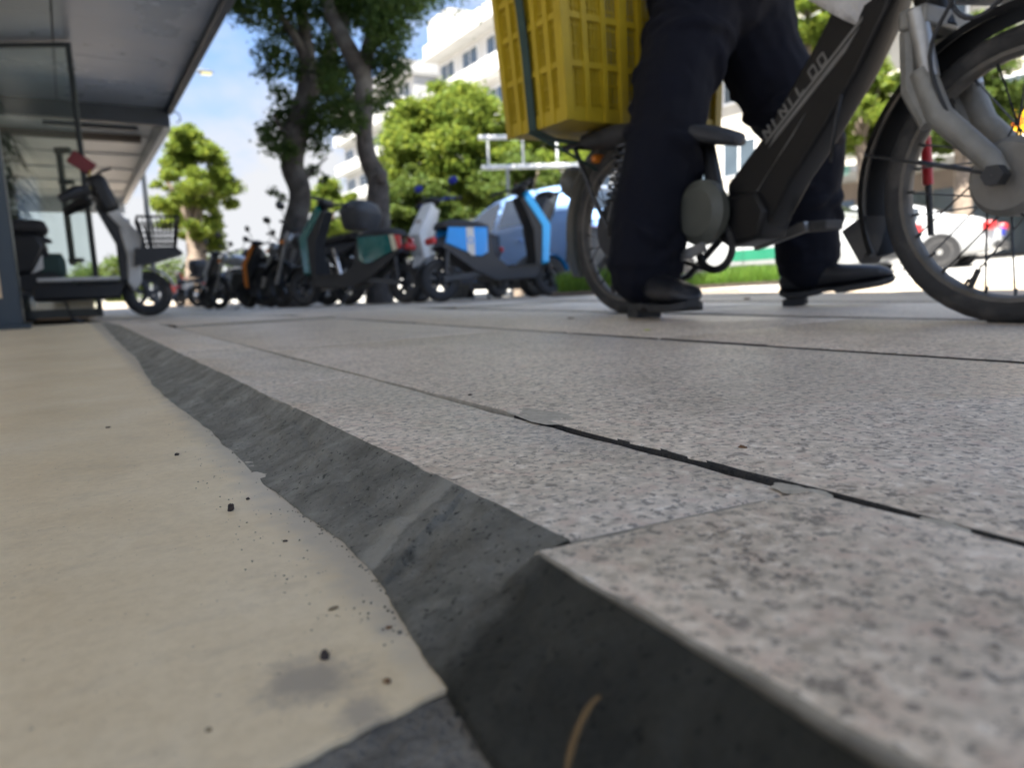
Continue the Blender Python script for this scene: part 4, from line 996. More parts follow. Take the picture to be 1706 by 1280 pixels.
park(scooter, 'white and black scooter with dark blue handlebar behind the blue one', 830, 8.4, 720, 7.6, 'hazy_black', 'hazy_black', 'white_paint', bars='deep_blue', mirrors='blue')
park(scooter, 'black scooter half hidden just right of the bright blue scooter', 1010, 8.3, 930, 7.7, 'hazy_black', 'hazy_black', 'hazy_black', mirrors='round')
park(motorbike, 'black motorcycle with chrome exhaust beneath the left dark tree', 545, 10.2, 450, 10.8, 'hazy_black')
park(motorbike, 'silver-tanked motorcycle next in line after the black ones', 450, 12.0, 378, 12.5, 'car_silver')
park(scooter, 'black scooter with orange front beyond the silver motorcycle', 500, 11.4, 425, 11.9, 'hazy_black', 'hazy_black', 'orange')
park(scooter, 'silver blue scooter parked near the far tree', 415, 13.2, 352, 13.8, 'car_silver', 'hazy_black', 'car_silver', box='hazy_black')
park(scooter, 'dark scooter with black box farther down the row', 345, 16, 396, 16.5, 'hazy_black', 'hazy_black', 'hazy_black', box='hazy_black')
park(motorbike, 'black motorcycle farthest down the row', 330, 19, 375, 19.5, 'hazy_black')
park(scooter, 'white scooter near the foot of the sunlit tree', 298, 20, 330, 20.8, 'white_plastic', 'hazy_black', 'white_paint')
park(scooter, 'red scooter at the far end of the shop row', 275, 22, 296, 22.9, 'red', 'hazy_black', 'red')
park(scooter, 'pale blue scooter standing past the red one', 305, 24, 330, 24.8, 'lightblue_strip', 'hazy_black', 'white_paint')
mp_ = scooter('white and black moped with front basket beside the glass door', gpt(-.62, 7.35), R(-2), 'white_plastic', 'black_plastic', 'white_plastic', basket=True, mirrors=None, group=None, name='parked_moped', lean=-.05, wheel_r=.205)
brr = [c for c in mp_.children if c.name.startswith('handlebar')][0]
MB().tube([(.88, -.14, 1.08), (.88, -.05, 1.22), (.90, .02, 1.30)], .008, 6).build('mirror_stem', M['yel'], brr)
MB().box((.84, .02, 1.36), (.20, .02, .12), Matrix.Rotation(.62, 3, 'Y')).build('mirror', M['darkred'], brr, bevel=.01)
MB().box((.97, 0, 1.08), (.16, .26, .34), Matrix.Rotation(-.35, 3, 'Y')).build('headset_cover', M['black_plastic'], brr, bevel=.05)
for s in (-1, 1): MB().tube([(.86, s * .26, 1.07), (.78, s * .32, 1.05), (.66, s * .36, .98)], [.045, .055, .035], 10).build('hand_guard', M['black_plastic'], brr)
MB().tube([(.9, -.1, 1.2), (.97, -.02, 1.28), (1.06, .05, 1.33)], .012, 6).build('phone_holder', M['black_plastic'], brr)
MB().prism([(1.06, .80), (1.13, .80), (1.22, .52), (1.20, .30), (1.13, .22), (1.08, .30), (1.10, .52)], -.10, .10, .05).build('leg_guard', M['white_plastic'], mp_, bevel=.02)
MB().box((.72, 0, .345), (.62, .26, .035)).build('deck_trim', M['white_plastic'], mp_, bevel=.01)
MB().box((.70, 0, .24), (.66, .24, .14)).build('battery_deck', M['black_plastic'], mp_, bevel=.02)
MB().prism([(.10, .70), (.16, .70), (.30, .36), (.22, .34)], -.135, .135).build('seat_stay', M['white_plastic'], mp_, bevel=.01)
MB().box((.24, 0, .79), (.58, .29, .12)).build('rear_cushion', M['seat'], mp_, bevel=.05)
MB().prism([(.02, .46), (.0, .74), (.46, .74), (.52, .62), (.40, .40), (.16, .36)], -.15, .15, .06).build('seat_base', M['black_plastic'], mp_, bevel=.03)
MB().box((.52, 0, .47), (.22, .24, .2)).build('cargo_bag', M['strap'], mp_, bevel=.05)

# cartons and a bin bag under the far canopy
for i, (x, y, s, z) in enumerate(((-.25, 9.9, .40, 0), (-.24, 9.92, .36, .40), (.02, 10.5, .35, 0))):
    bx = MB().box((0, 0, s / 2), (s * 1.1, s, s)).build('cardboard_box', M['card'], None, bevel=.005); bx.location = (x, y, ter(0, y) - .005 + z); bx.rotation_euler = (0, 0, .2 * i)
    tag(bx, ['lower brown carton by the shop wall', 'brown carton stacked on another by the shop wall', 'small brown carton standing alone behind the moped'][i], 'box', 'cartons by the shop wall')
# drooping plant by the shop window
pt = thing('potted_plant', 'tall drooping potted plant by the shop windows behind the post', 'plant', (-.45, 9.3, ter(0, 9.3)))
MB().lathe([(.001, 0), (.13, 0), (.17, .3), (.18, .32), (.15, .32), (.001, .29)], (0, 0, 0), 'z', 20).build('pot', M['charcoal'], pt)
MB().tube([(0, 0, .28), (.02, .02, .9), (0, .05, 1.7)], [.03, .025, .012], 8).build('stem', M['bark'], pt)
pr = random.Random(2); pm = MB()
for k in range(90):
    z = pr.uniform(1.0, 1.95); a = pr.uniform(0, 6.28); l = pr.uniform(.3, .55); d = Vector((math.cos(a), math.sin(a), 0)); sd = Vector((-d.y, d.x, 0)); b = Vector((0, .04, z)); rows = []
    for j in range(6):
        t = j / 5; c = b + d * l * (t ** .8) * .75 + Vector((0, 0, .22 * math.sin(t * 2.0) - .62 * t * t)) * l * 1.2; wv_ = .022 * math.sin(math.pi * min(t + .12, 1)) + .001; rows.append([c - sd * wv_, c + Vector((0, 0, -.006)), c + sd * wv_])
    pm.loft(rows, cap=False, closed=False)
pm.build('foliage', M['plant'], pt)

# ------------------------------------------------------------------ cars
def car(name, label, loc, rz, paint, L_=4.5, wid=1.76, hgt=1.45, kind='sedan', lower=None, group='cars along the road', cat='car'):
    t = thing(name, label, cat, loc, rz, group); k = L_ / 4.5; hk = hgt / 1.45
    if kind == 'sedan':
        xs = [-2.25, -2.18, -1.95, -1.55, -1.05, -.55, 0, .35, .75, 1.25, 1.7, 2.05, 2.2, 2.25]
        belt = [.62, .80, .93, .96, .95, .94, .93, .92, .90, .86, .80, .72, .62, .5]
        top = [.66, .86, .98, 1.03, 1.27, 1.42, 1.45, 1.43, 1.28, .98, .88, .78, .66, .52]
    else:
        xs = [-2.25, -2.2, -2.05, -1.75, -1.3, -.6, 0, .45, .95, 1.35, 1.75, 2.08, 2.2, 2.25]
        belt = [.60, .82, .95, .97, .96, .95, .94, .93, .92, .88, .82, .72, .62, .5]
        top = [.64, .95, 1.18, 1.34, 1.43, 1.45, 1.45, 1.42, 1.22, 1.0, .90, .78, .66, .52]
    bot = [.42, .34, .26, .22, .2, .2, .2, .2, .2, .2, .22, .26, .34, .42]
    wb = [.60, .74, .82, .86, .88, .88, .88, .88, .88, .87, .85, .80, .70, .58]
    wk = wid / 1.76
    X = np.array(xs); XI = np.linspace(-2.25, 2.25, 61)
    def sm(v):
        y = np.interp(XI, X, v); y2 = np.convolve(np.pad(y, 2, 'edge'), [.1, .2, .4, .2, .1], 'valid'); return y2
    Bt, Tp, Bo, Wb = sm(belt), sm(top), sm(bot), sm(wb)
    def side(i, u):            # u 0..1 up the glasshouse side from belt to roof edge
        wt = Wb[i] * (1 - .26 * min(1, max(0, (Tp[i] - Bt[i]) / .5)))
        return (wt * u + Wb[i] * .985 * (1 - u)) * wk, (Bt[i] + (Tp[i] - Bt[i]) * .93 * u) * hk
    rings = []
    for i in range(61):
        x = XI[i] * k; half = [(Wb[i] * .86 * wk, Bo[i] * hk), (Wb[i] * .985 * wk, (Bo[i] + .1) * hk), (Wb[i] * wk, (Bo[i] * .45 + Bt[i] * .55) * hk), (Wb[i] * .99 * wk, (Bt[i] - .03) * hk)]
        half += [side(i, 0), side(i, .5), side(i, .92)]; y_, z_ = side(i, 1); half += [(y_ * .88, Tp[i] * .985 * hk), (y_ * .45, Tp[i] * 1.005 * hk)]
        rings.append([(x, -a, b) for a, b in half] + [(x, a, b) for a, b in half[::-1]])
    body = MB().loft(rings).build('body', M[paint], t, ang=180)
    def rng_x(x0, x1): return [i for i in range(61) if x0 <= XI[i] <= x1]
    glass_spans = ((-.98, -.12), (-.02, .82)) if kind == 'sedan' else ((-1.55, -.85), (-.75, .05), (.13, .95))
    for s in (-1, 1):
        for (x0, x1) in glass_spans:
            g = MB(); rows = []
            for i in rng_x(x0, x1):
                hgt_ = (Tp[i] - Bt[i])
                u1 = min(.86, 1) if hgt_ > .3 else .6
                a, b = side(i, .08), side(i, u1); rows.append([(XI[i] * k, s * (a[0] + .006), a[1]), (XI[i] * k, s * (b[0] + .008), b[1])])
            g.loft(rows, cap=False, closed=False); g.build('side_window', M['car_glass'], t)
    # windscreens follow the roof slope
    for (x0, x1, nm) in (((.46, 1.12, 'windscreen') if kind == 'sedan' else (.62, 1.3, 'windscreen')), ((-1.42, -.72, 'rear_window') if kind == 'sedan' else (-2.12, -1.72, 'rear_window'))):
        rows = []
        for i in rng_x(x0, x1):
            y_, _ = side(i, 1); rows.append([(XI[i] * k, f * y_ * .84, (Tp[i] * (1.0 if abs(f) < .6 else .985)) * hk + .012) for f in (-1, -.5, 0, .5, 1)])
        MB().loft(rows, cap=False, closed=False).build(nm, M['car_glass'], t)
    if lower:
        for s in (-1, 1):
            rows = [[(XI[i] * k, s * (Wb[i] * wk + .004), (Bo[i] * .7 + Bt[i] * .3) * hk), (XI[i] * k, s * (Wb[i] * wk + .006), (Bo[i] * .45 + Bt[i] * .55) * hk)] for i in rng_x(-1.6, .2)]
            MB().loft(rows, cap=False, closed=False).build('colour_band', M[lower], t)
    for s in (-1, 1):
        for x in (-1.38, 1.38):
            MB().lathe([(.001, 0), (.345, 0), (.365, .012), (.365, .03), (.001, .03)], (x * k, s * .88 * wk - (.02 if s > 0 else .008), .32), 'y', 28).build('wheel_arch', M['trim'], t)
            wheel(t, x * k, .315, .315, .19, rimm='silver', y=s * (.80 * wk), alloy=7)
        MB().box((.88 * k, s * (.93 * wk), .97 * hk), (.1, .2, .13)).build('wing_mirror', M[paint], t, bevel=.03)
        for x in (-.65, .25): MB().box((x * k, s * (.885 * wk), .80 * hk), (.18, .03, .03)).build('door_handle', M[paint], t, bevel=.008)
        for x in (-.08, .88): MB().box((x * k, s * .881 * wk, .58 * hk), (.008, .012, .62 * hk)).build('door_seam', M['trim'], t)
        MB().box((-2.13 * k, s * .66 * wk, .79 * hk), (.20, .36 * wk, .16)).build('tail_light', M['red'], t, bevel=.03)
        MB().box((2.06 * k, s * .62 * wk, .64 * hk), (.3, .3 * wk, .12)).build('headlight', M['white_plastic'], t, bevel=.03)
        MB().bar((-1.3 * k, s * .885 * wk, .28), (1.3 * k, s * .885 * wk, .28), .02, .1).build('sill', M['trim'], t)
    MB().box((-2.25 * k, 0, .42), (.06, 1.3 * wk, .16)).build('rear_bumper', M['trim'], t, bevel=.02)
    MB().box((-2.25 * k, 0, .68 * hk), (.03, .46, .14)).build('number_plate', M['deep_blue'], t)
    MB().box((2.24 * k, 0, .42), (.06, 1.3 * wk, .2)).build('grille', M['trim'], t, bevel=.02)
    return t
car('parked_car', 'white sedan with red tail lamp seen through the front wheel', (15.3, 9.35, road(15.7, 9.4) + .02), R(106), 'car_white', 4.7, 1.8, 1.44)
car('parked_car', 'light blue hatchback behind the blue scooter', (6.05, 8.75, road(6, 8.7)), R(90), 'car_blue', 4.0, 1.72, 1.56, 'hatch')
car('parked_car', 'white and green taxi low behind the person and bicycle', (10.9, 8.6, road(10.9, 8.6)), R(90), 'car_white', 4.5, 1.75, 1.45, 'sedan', 'taxi_green')
car('parked_car', 'silver car beyond the far motorcycles', (6.2, 19.5, road(6.2, 19)), R(90), 'car_silver', 4.4, 1.75, 1.45)
car('parked_car', 'white car farthest along the road by the far scooters', (5.9, 27.5, road(6, 27)), R(90), 'car_white', 4.5, 1.75, 1.5, 'hatch')

# ------------------------------------------------------------------ electric bicycle in the foreground
eb = thing('electric_bicycle', 'black electric bicycle with spoked wheels being walked along the pavement', 'bicycle', (1.36, 1.565, 0), math.atan2(-1.0, -.04))
WR, TW = .236, .042
def spoked(x, steer=0):
    wo = wheel(eb, x, WR, WR, TW, spokes=1, rimm='rim', tyre='tread_rubber')
    wo.rotation_euler = (0, 0, steer); ri = WR - TW * .86 - .008
    for k in range(28):
        a = 2 * math.pi * k / 28; s = 1 if k % 2 else -1; off = (.55 if (k // 2) % 2 else -.55)
        MB().tube([(math.cos(a + off) * .05, s * .026, math.sin(a + off) * .05), (math.cos(a) * ri, s * .004, math.sin(a) * ri)], .0016, 5).tube([(math.cos(a) * (ri - .014), s * .005, math.sin(a) * (ri - .014)), (math.cos(a) * (ri + .002), s * .004, math.sin(a) * (ri + .002))], .0028, 5).build('spoke', M['dark_metal'], wo)
    a = R(-112); MB().tube([(math.cos(a) * (ri - .036), 0, math.sin(a) * (ri - .036)), (math.cos(a) * (ri + .004), 0, math.sin(a) * (ri + .004))], .005, 8).build('valve', M['rubber'], wo)
    for k in range(72):                         # tread blocks
        a = 2 * math.pi * k / 72; c = Vector((math.cos(a), 0, math.sin(a)))
        if k == 0: tb0 = None
    return wo
rw = spoked(0); fw_ = spoked(1.0, R(-3))
# rear hub motor and front drum
MB().lathe([(.001, -.05), (.075, -.05), (.088, -.035), (.088, .035), (.075, .05), (.001, .05)], (0, 0, 0), 'y', 32).build('hub_motor', M['charcoal'], rw)
MB().lathe([(.001, -.046), (.052, -.046), (.062, -.034), (.062, .028), (.05, .04), (.001, .04)], (0, 0, 0), 'y', 32).build('brake_drum', M['cast'], fw_)
# main beam: deep box section rising to the head tube
def beam_pts(s):
    return [(.40, .30), (.50, .385), (.62, .525), (.70, .635), (.78, .74), (.838, .70), (.788, .565), (.73, .468), (.658, .375), (.58, .285), (.525, .205), (.46, .18), (.41, .20)]
bm_ = MB().prism(beam_pts(0), -.034, .034, .035).build('main_beam', M['black_paint'], eb, bevel=.006)
# grey side graphics on the beam: two tapering stripes and a band of outlined, illegible lettering
def on_side(pts, y, th=.0012): return MB().prism(pts, y - th, y + th)
dvec = Vector((.225, .185)).normalized(); nv = Vector((-dvec.y, dvec.x)); o0 = Vector((.545, .385))
def lp_(u, v): q = o0 + dvec * u + nv * v; return (q.x, q.y)
YS = -.0348
M['decal'] = mat('grey_decal', (.135, .13, .12), .5, var=.2, scale=40)
on_side([lp_(-.03, -.004), lp_(.20, -.006), lp_(.245, .004), lp_(.0, .004)], YS).build('stripe_graphic', M['decal'], bm_, smooth=False)
on_side([lp_(-.11, -.050), lp_(.03, -.032), lp_(.075, -.022), lp_(-.02, -.036), lp_(-.13, -.056)], YS).build('stripe_graphic', M['decal'], bm_, smooth=False)
on_side([lp_(-.03, .008), lp_(.255, .008), lp_(.26, .014), lp_(-.025, .014)], YS).build('stripe_graphic', M['decal'], bm_, smooth=False)
def glyph(u, kind):
    mb = MB(); w_, h_, t = .019, .020, .0042; v0 = .016
    def st(a, b):
        A = Vector(lp_(u + a[0] * w_, v0 + a[1] * h_)); B_ = Vector(lp_(u + b[0] * w_, v0 + b[1] * h_)); mb.bar((A.x, YS, A.y), (B_.x, YS, B_.y), .0024, t, up=(0, 1, 0)) if False else mb.bar((A.x, YS, A.y), (B_.x, YS, B_.y), t, .0024, up=(0, 1, 0))
    S = {0: [((0, 0), (.15, 1)), ((.15, 1), (.8, 0)), ((.8, 0), (1, 1))], 1: [((.2, 0), (.35, 1))], 2: [((0, 0), (.2, 1)), ((0, 0), (.8, 0))], 3: [((0, 0), (.2, 1)), ((.2, 1), (1, 1)), ((0, 0), (.8, 0)), ((.8, 0), (1, 1))]}[kind]
    for a, b in S: st(a, b)
    mb.build('letter_graphic', M['decal'], bm_, smooth=False)
for i, kd in enumerate((0, 1, 0, 1, 2, 3, 3)): glyph(-.02 + i * .0265 + (.012 if i > 4 else 0), kd)
# lower tray and battery case under the beam
MB().prism([(.37, .19), (.40, .28), (.50, .28), (.53, .235), (.51, .175), (.42, .16)], -.048, .048, .05).build('battery_case', M['black_paint'], eb, bevel=.008)
# head tube, fork crown, telescopic fork
MB().tube([(.86, 0, .50), (.80, 0, .70), (.775, 0, .78)], .026, 12).build('head_tube', M['black_paint'], eb)
MB().bar((.855, -.075, .515), (.855, .075, .515), .05, .034).build('fork_crown', M['cast'], eb, bevel=.006)
for s in (-1, 1):
    fl_ = MB().tube([(.858, s * .066, .525), (.885, s * .066, .41)], .0155, 14).build('stanchion', M['silver'], eb)
    MB().tube([(.872, s * .066, .425), (.905, s * .068, .345), (.985, s * .062, .262), (1.0, s * .06, .236)], [.0195, .0205, .018, .016], 14).build('fork_leg', M['cast'], eb)
    MB().tube([(.838, s * .05, .50), (.850, s * .058, .40), (.885, s * .064, .335)], [.017, .0175, .014], 10).build('fork_brace', M['cast'], eb)
    MB().lathe([(.001, -.012), (.017, -.012), (.017, .012), (.001, .012)], (1.0, s * .075, .236), 'y', 6).build('axle_nut', M['dark_metal'], eb)
# handlebar, levers, cables
hb_ = MB().tube([(.66, -.29, .97), (.73, -.18, .985), (.77, 0, .96), (.73, .18, .985), (.66, .29, .97)], .012, 10).build('handlebar', M['dark_metal'], eb)
MB().tube([(.775, 0, .76), (.77, 0, .965)], .016, 10).build('stem', M['dark_metal'], hb_)
for s in (-1, 1):
    MB().tube([(.70, s * .215, .98), (.655, s * .30, .969)], .017, 10).build('grip', M['rubber'], hb_)
    MB().tube([(.735, s * .19, .975), (.75, s * .28, .955)], .006, 6).build('brake_lever', M['dark_metal'], hb_)
for pts in ([(.76, -.02, .93), (.86, -.05, .78), (.90, -.075, .60), (.93, -.08, .50), (.97, -.06, .49), (1.05, -.06, .56)], [(.77, .02, .93), (.90, .03, .75), (.97, -.05, .62), (.93, -.085, .52), (.895, -.085, .44), (.93, -.075, .33), (.98, -.066, .27)], [(.70, -.04, .43), (.705, -.06, .38), (.695, -.055, .33), (.68, -.04, .31)]):
    MB().tube(smooth_path(pts, 5), .0036, 6).build('cable', M['black_plastic'], eb)
# front lamp and basket bracket tubes above the wheel
MB().tube(smooth_path([(.86, -.05, .56), (.95, -.055, .535), (1.08, -.055, .545), (1.2, -.05, .60)], 5), .009, 8).tube(smooth_path([(.86, .05, .56), (.95, .055, .535), (1.08, .055, .545), (1.2, .05, .60)], 5), .009, 8).build('basket_bracket', M['silver'], eb)
MB().lathe([(.001, .05), (.045, .05), (.05, .02), (.035, -.03), (.001, -.045)], (.93, 0, .68), 'x', 20).build('head_lamp', M['chrome'], eb)
# fenders
def fender(cx, a0, a1, r, m, nm, flap=0, wdt=.036):
    rows = []
    for a in np.linspace(a0, a1, 34):
        c, s = math.cos(R(a)), math.sin(R(a)); e = 0
        rows.append([(cx + c * rr, y, WR + s * rr) for rr, y in ((r - .012, -wdt), (r + .004, -wdt * .8), (r + .012, 0), (r + .004, wdt * .8), (r - .012, wdt), (r - .008, wdt * .7), (r + .004, 0), (r - .008, -wdt * .7))])
    return MB().loft(rows).build(nm, m, eb)
ff = fender(1.0, 28, 205, WR + .028, M['black_paint'], 'front_fender')
MB().prism([(.742, .20), (.70, .175), (.742, .11), (.756, .13), (.752, .20)], -.03, .03, .03).build('mud_flap', M['rubber'], ff)
for s in (-1, 1):
    MB().tube([(1.0, s * .05, WR), (.752, s * .04, .31)], .0028, 5).build('fender_stay', M['dark_metal'], ff)
_inv = eb.matrix_basis.inverted(); _q = lambda px, py: _inv @ at_x(px, py, 1.425)
MB().tube([_q(1551, 392), _q(1546, 300), _q(1541, 222)], [.006, .006, .006], 8).build('side_rod', M['black_plastic'], eb)
MB().tube([_q(1546.5, 308), _q(1544, 268), _q(1541.5, 228)], [.0095, .0095, .0095], 10).build('red_reflector', M['red'], eb)
rfn = fender(0, 40, 208, WR + .026, M['olive'], 'rear_fender')
# rear: swing arms, shocks, rack, lamp
for s in (-1, 1):
    MB().bar((0, s * .06, WR), (.40, s * .05, .21), .022, .045).build('swing_arm', M['black_paint'], eb, bevel=.004)
    sh = MB().tube([(.02, s * .075, WR + .02), (.10, s * .07, .46)], .012, 10).build('rear_shock', M['dark_metal'], eb)
    cp = []
    for k in range(70):
        t = k / 69; a = t * 2 * math.pi * 8; b = Vector((.035 + .055 * t, s * .074, WR + .06 + .15 * t)); cp.append(b + Vector((math.cos(a) * .023, math.sin(a) * .023, 0)))
    MB().tube(cp, .0042, 5).build('spring', M['dark_metal'], sh)
    MB().tube(smooth_path([(.22, s * .07, .445), (.10, s * .08, .475), (-.16, s * .085, .485), (-.20, s * .06, .485)], 5), .009, 8).build('rack_rail', M['black_plastic'], eb)
    MB().tube([(-.13, s * .083, .48), (-.06, s * .07, .33), (0, s * .065, WR)], .007, 8).build('rack_strut', M['dark_metal'], eb)
for x in (-.15, -.03, .09): MB().tube([(x, -.085, .483), (x, .085, .483)], .006, 6).build('rack_bar', M['black_plastic'], eb)
MB().ball((-.255, 0, .40), (.035, .05, .05)).build('tail_lamp_housing', M['olive'], eb)
MB().box((-.10, -.02, .445), (.02, .05, .025)).build('brake_light', M['orange'], eb, bevel=.01)
# long seat and saddle nose
rings = []
for x, wd, z0, z1 in ((-.12, .05, .475, .50), (-.08, .10, .465, .51), (.08, .115, .45, .505), (.22, .11, .43, .485), (.32, .08, .41, .455), (.385, .05, .395, .43), (.405, .015, .395, .415)):
    rings.append([(x, wd * c, (z0 + z1) / 2 + (z1 - z0) / 2 * s) for c, s in [(math.copysign(abs(math.cos(a)) ** .6, math.cos(a)), math.copysign(abs(math.sin(a)) ** .6, math.sin(a))) for a in [2 * math.pi * k / 18 for k in range(18)]]])
MB().loft(rings).build('seat', M['seat'], eb, ang=60)
MB().tube([(.36, 0, .22), (.30, 0, .44)], .02, 10).build('seat_tube', M['black_paint'], eb)
# round side cover, crank, pedals, chain, stand
MB().lathe([(.001, -.015), (.055, -.015), (.075, 0), (.075, .02), (.06, .03), (.001, .03)], (.36, -.075, .245), 'y', 28).build('side_cover', M['olive'], eb)
cr = MB().lathe([(.045, -.003), (.062, -.003), (.062, .003), (.045, .003)], (.385, -.05, .165), 'y', 28, True).build('chain_ring', M['dark_metal'], eb)
for s in (-1, 1):
    ca = MB().bar((.385, s * .085, .165), (.385 + s * .145, s * .085, .165 + s * .035), .014, .022).build('crank', M['silver'], eb)
    MB().box((.385 + s * .145, s * .125, .165 + s * .035), (.085, .06, .022)).build('pedal', M['rubber'], ca, bevel=.004)
for z0, z1 in ((.222, .262), (.108, .21)): MB().bar((.38, -.05, z0), (0, -.05, z1 if z0 > .2 else .21), .006, .009).build('chain', M['dark_metal'], eb)
MB().tube([(.30, .07, .20), (.16, .08, .10), (.04, .085, .075)], .009, 8).tube([(.30, -.07, .20), (.16, -.08, .10), (.04, -.085, .075)], .009, 8).build('kick_stand', M['dark_metal'], eb)
# pale cloth wrapped round the beam
rg = []
for k, t in enumerate(np.linspace(0, 1, 9)):
    c = Vector((.66, 0, .60)).lerp(Vector((.74, 0, .70)), t); ax = Vector((.08, 0, .10)).normalized(); n1 = Vector((ax.z, 0, -ax.x)); n2 = Vector((0, 1, 0)); ph = random.Random(k)
    rg.append([c + (n1 * math.cos(a) * .098 + n2 * math.sin(a) * .058) * (1 + .06 * math.sin(5 * a + k * 1.3) + ph.uniform(-.05, .05)) for a in [2 * math.pi * j / 20 for j in range(20)]])
rag = MB().loft(rg).build('cloth_wrap', M['cloth'], None, ang=180); rag.matrix_world = eb.matrix_basis
tag(rag, 'pale grey cloth bundled round the top of the bicycle beam', 'cloth')

# ------------------------------------------------------------------ yellow crate on the rack
CX0, CX1, CY0, CY1, CZ0, CZ1 = 1.11, 1.72, 1.535, 1.80, .515, .92
cw, cd, ch = CX1 - CX0, CY1 - CY0, CZ1 - CZ0
crt = thing('yellow_crate', 'yellow ribbed plastic crate strapped on the bicycle rack', 'crate', ((CX0 + CX1) / 2, (CY0 + CY1) / 2, CZ0)); crt.rotation_euler = (0, R(-1.5), R(3))
def tp(z): return .93 + .07 * z / ch               # walls taper towards the base
def side_pt(face, u, z, out=0):                    # u -1..1 along the face
    k = tp(z)
    if face == 'front': return Vector((u * cw / 2 * k, -cd / 2 * k - out, z))
    if face == 'back': return Vector((u * cw / 2 * k, cd / 2 * k + out, z))
    if face == 'left': return Vector((-cw / 2 * k - out, u * cd / 2 * k, z))
    return Vector((cw / 2 * k + out, u * cd / 2 * k, z))
MB().box((0, 0, .006), (cw * .93, cd * .93, .012)).build('base', M['yel'], crt)
for fc_, nu in (('front', 9), ('back', 9), ('left', 5), ('right', 5)):
    for j in range(nu + 1):
        u = -1 + 2 * j / nu; a, b = side_pt(fc_, u, 0, .004), side_pt(fc_, u, ch, .004)
        upv = (0, 1, 0) if fc_ in ('front', 'back') else (1, 0, 0)
        MB().bar(a, b, .017 if j % 3 else .026, .014 if j % 3 else .02, up=upv).build('rib', M['yel'], crt)
    for z in (.018, .14, .255, ch - .06):
        k = MB().bar(side_pt(fc_, -1, z, .002), side_pt(fc_, 1, z, .002), .011, .016 if z > .1 else .036).build('band', M['yel'], crt)
    lat = MB(); n2 = nu * 5
    for j in range(n2 + 1):
        u = -1 + 2 * j / n2
        lat.bar(side_pt(fc_, u, .02), side_pt(fc_, u, ch - .06), .0042, .004, up=(0, 1, 0) if fc_ in ('front', 'back') else (1, 0, 0))
    for z in np.linspace(.05, ch - .08, 7): lat.bar(side_pt(fc_, -1, z), side_pt(fc_, 1, z), .004, .0032)
    lo_ = lat.build('lattice', M['yel'], crt, smooth=False); lo_['kind'] = 'stuff'
    MB().bar(side_pt(fc_, -1.03, ch, .008), side_pt(fc_, 1.03, ch, .008), .03, .028).build('rim', M['yel'], crt, bevel=.004)
    if fc_ in ('front', 'left'):                   # solid end panels next to the corners
        u0, u1 = (-.97, -.56) if fc_ == 'front' else (-.97, .97)
        MB().add([side_pt(fc_, u0, .01, -.004), side_pt(fc_, u1, .01, -.004), side_pt(fc_, u1, ch - .02, -.004), side_pt(fc_, u0, ch - .02, -.004)], [(0, 1, 2, 3)]).build('panel', M['yel'], crt)
# goods inside and tie strap
stp = [side_pt('left', .1, ch + .02, .014), side_pt('left', .1, ch, .022), side_pt('left', .1, .2, .014), side_pt('left', .1, 0, .014), side_pt('left', .1, 0, -.05) + Vector((0, 0, -.02)), Vector((0, .03, -.028))]
sm = MB()
for a, b in zip(stp[:-1], stp[1:]): sm.bar(a, b, .030, .004, up=(1, 0, 0) if abs((b - a).z) > .05 else (0, 0, 1))
so_ = sm.build('tie_strap', M['strap'], None); so_.matrix_world = crt.matrix_basis; tag(so_, 'dark green strap tied down over the side of the yellow crate', 'strap')
cl_ = MB().tube(smooth_path([side_pt('left', .3, .0, .01), Vector((-cw / 2 + .10, -.02, -.06)), Vector((-cw / 2 + .22, 0, -.10))], 6), .004, 6).build('tie_cord', M['strap'], None); cl_.parent = crt
bgm = MB(); rr_ = random.Random(8); rings = []
for i in range(11):
    t = i / 10; z = .10 + .34 * t; k = math.sin(math.pi * (.12 + .83 * t)) ** .5
    rings.append([(math.cos(a) * cw * .43 * k * (1 + .06 * math.sin(3 * a + i) + rr_.uniform(-.03, .03)), math.sin(a) * cd * .42 * k * (1 + .07 * math.sin(4 * a + i)), z) for a in [2 * math.pi * j / 24 for j in range(24)]])
bo = bgm.loft(rings).build('plastic_bag', mat('grey_plastic_bag', (.30, .31, .32), .35, var=.15, scale=12, bump=.5, bscale=22), None, ang=180); bo.matrix_world = crt.matrix_basis
tag(bo, 'crumpled grey plastic bag filling the yellow crate', 'bag')

# ------------------------------------------------------------------ person straddling the bicycle
pe = thing('person', 'person in navy trousers and black leather shoes straddling the bicycle', 'person', (1.5, 1.33, 0))
O = Vector((1.5, 1.33, 0))
def lump(chains, voxel, name, m, parent, smooth=6, disp=None):
    mb = MB()
    for pts, rad, *rest in chains:
        P = smooth_path([Vector(p) - O for p in pts], 5); rr = np.interp(np.linspace(0, len(rad) - 1, len(P)), range(len(rad)), rad)
        mb.tube(P, list(rr), 16, sq=rest[0] if rest else (1, 1))
        for e, r in ((P[0], rr[0]), (P[-1], rr[-1])): mb.ball(tuple(e), float(r) * .98, 12, 8)
    o = mb.build(name, m, parent)
    o.data.update()
    rm = o.modifiers.new('remesh', 'REMESH'); rm.mode = 'VOXEL'; rm.voxel_size = voxel; rm.use_smooth_shade = True
    s = o.modifiers.new('smooth', 'SMOOTH'); s.iterations = smooth; s.factor = .5
    if disp:
        tx = bpy.data.textures.new(name + '_folds', 'CLOUDS'); tx.noise_scale = disp[1]; tx.noise_depth = 3
        d = o.modifiers.new('folds', 'DISPLACE'); d.texture = tx; d.strength = disp[0]; d.mid_level = .5; d.texture_coords = 'LOCAL'
    return o
hipN, hipF = (1.445, 1.385, .80), (1.655, 1.375, .80)
kneeN, kneeF = (1.285, 1.335, .43), (1.745, 1.265, .43)
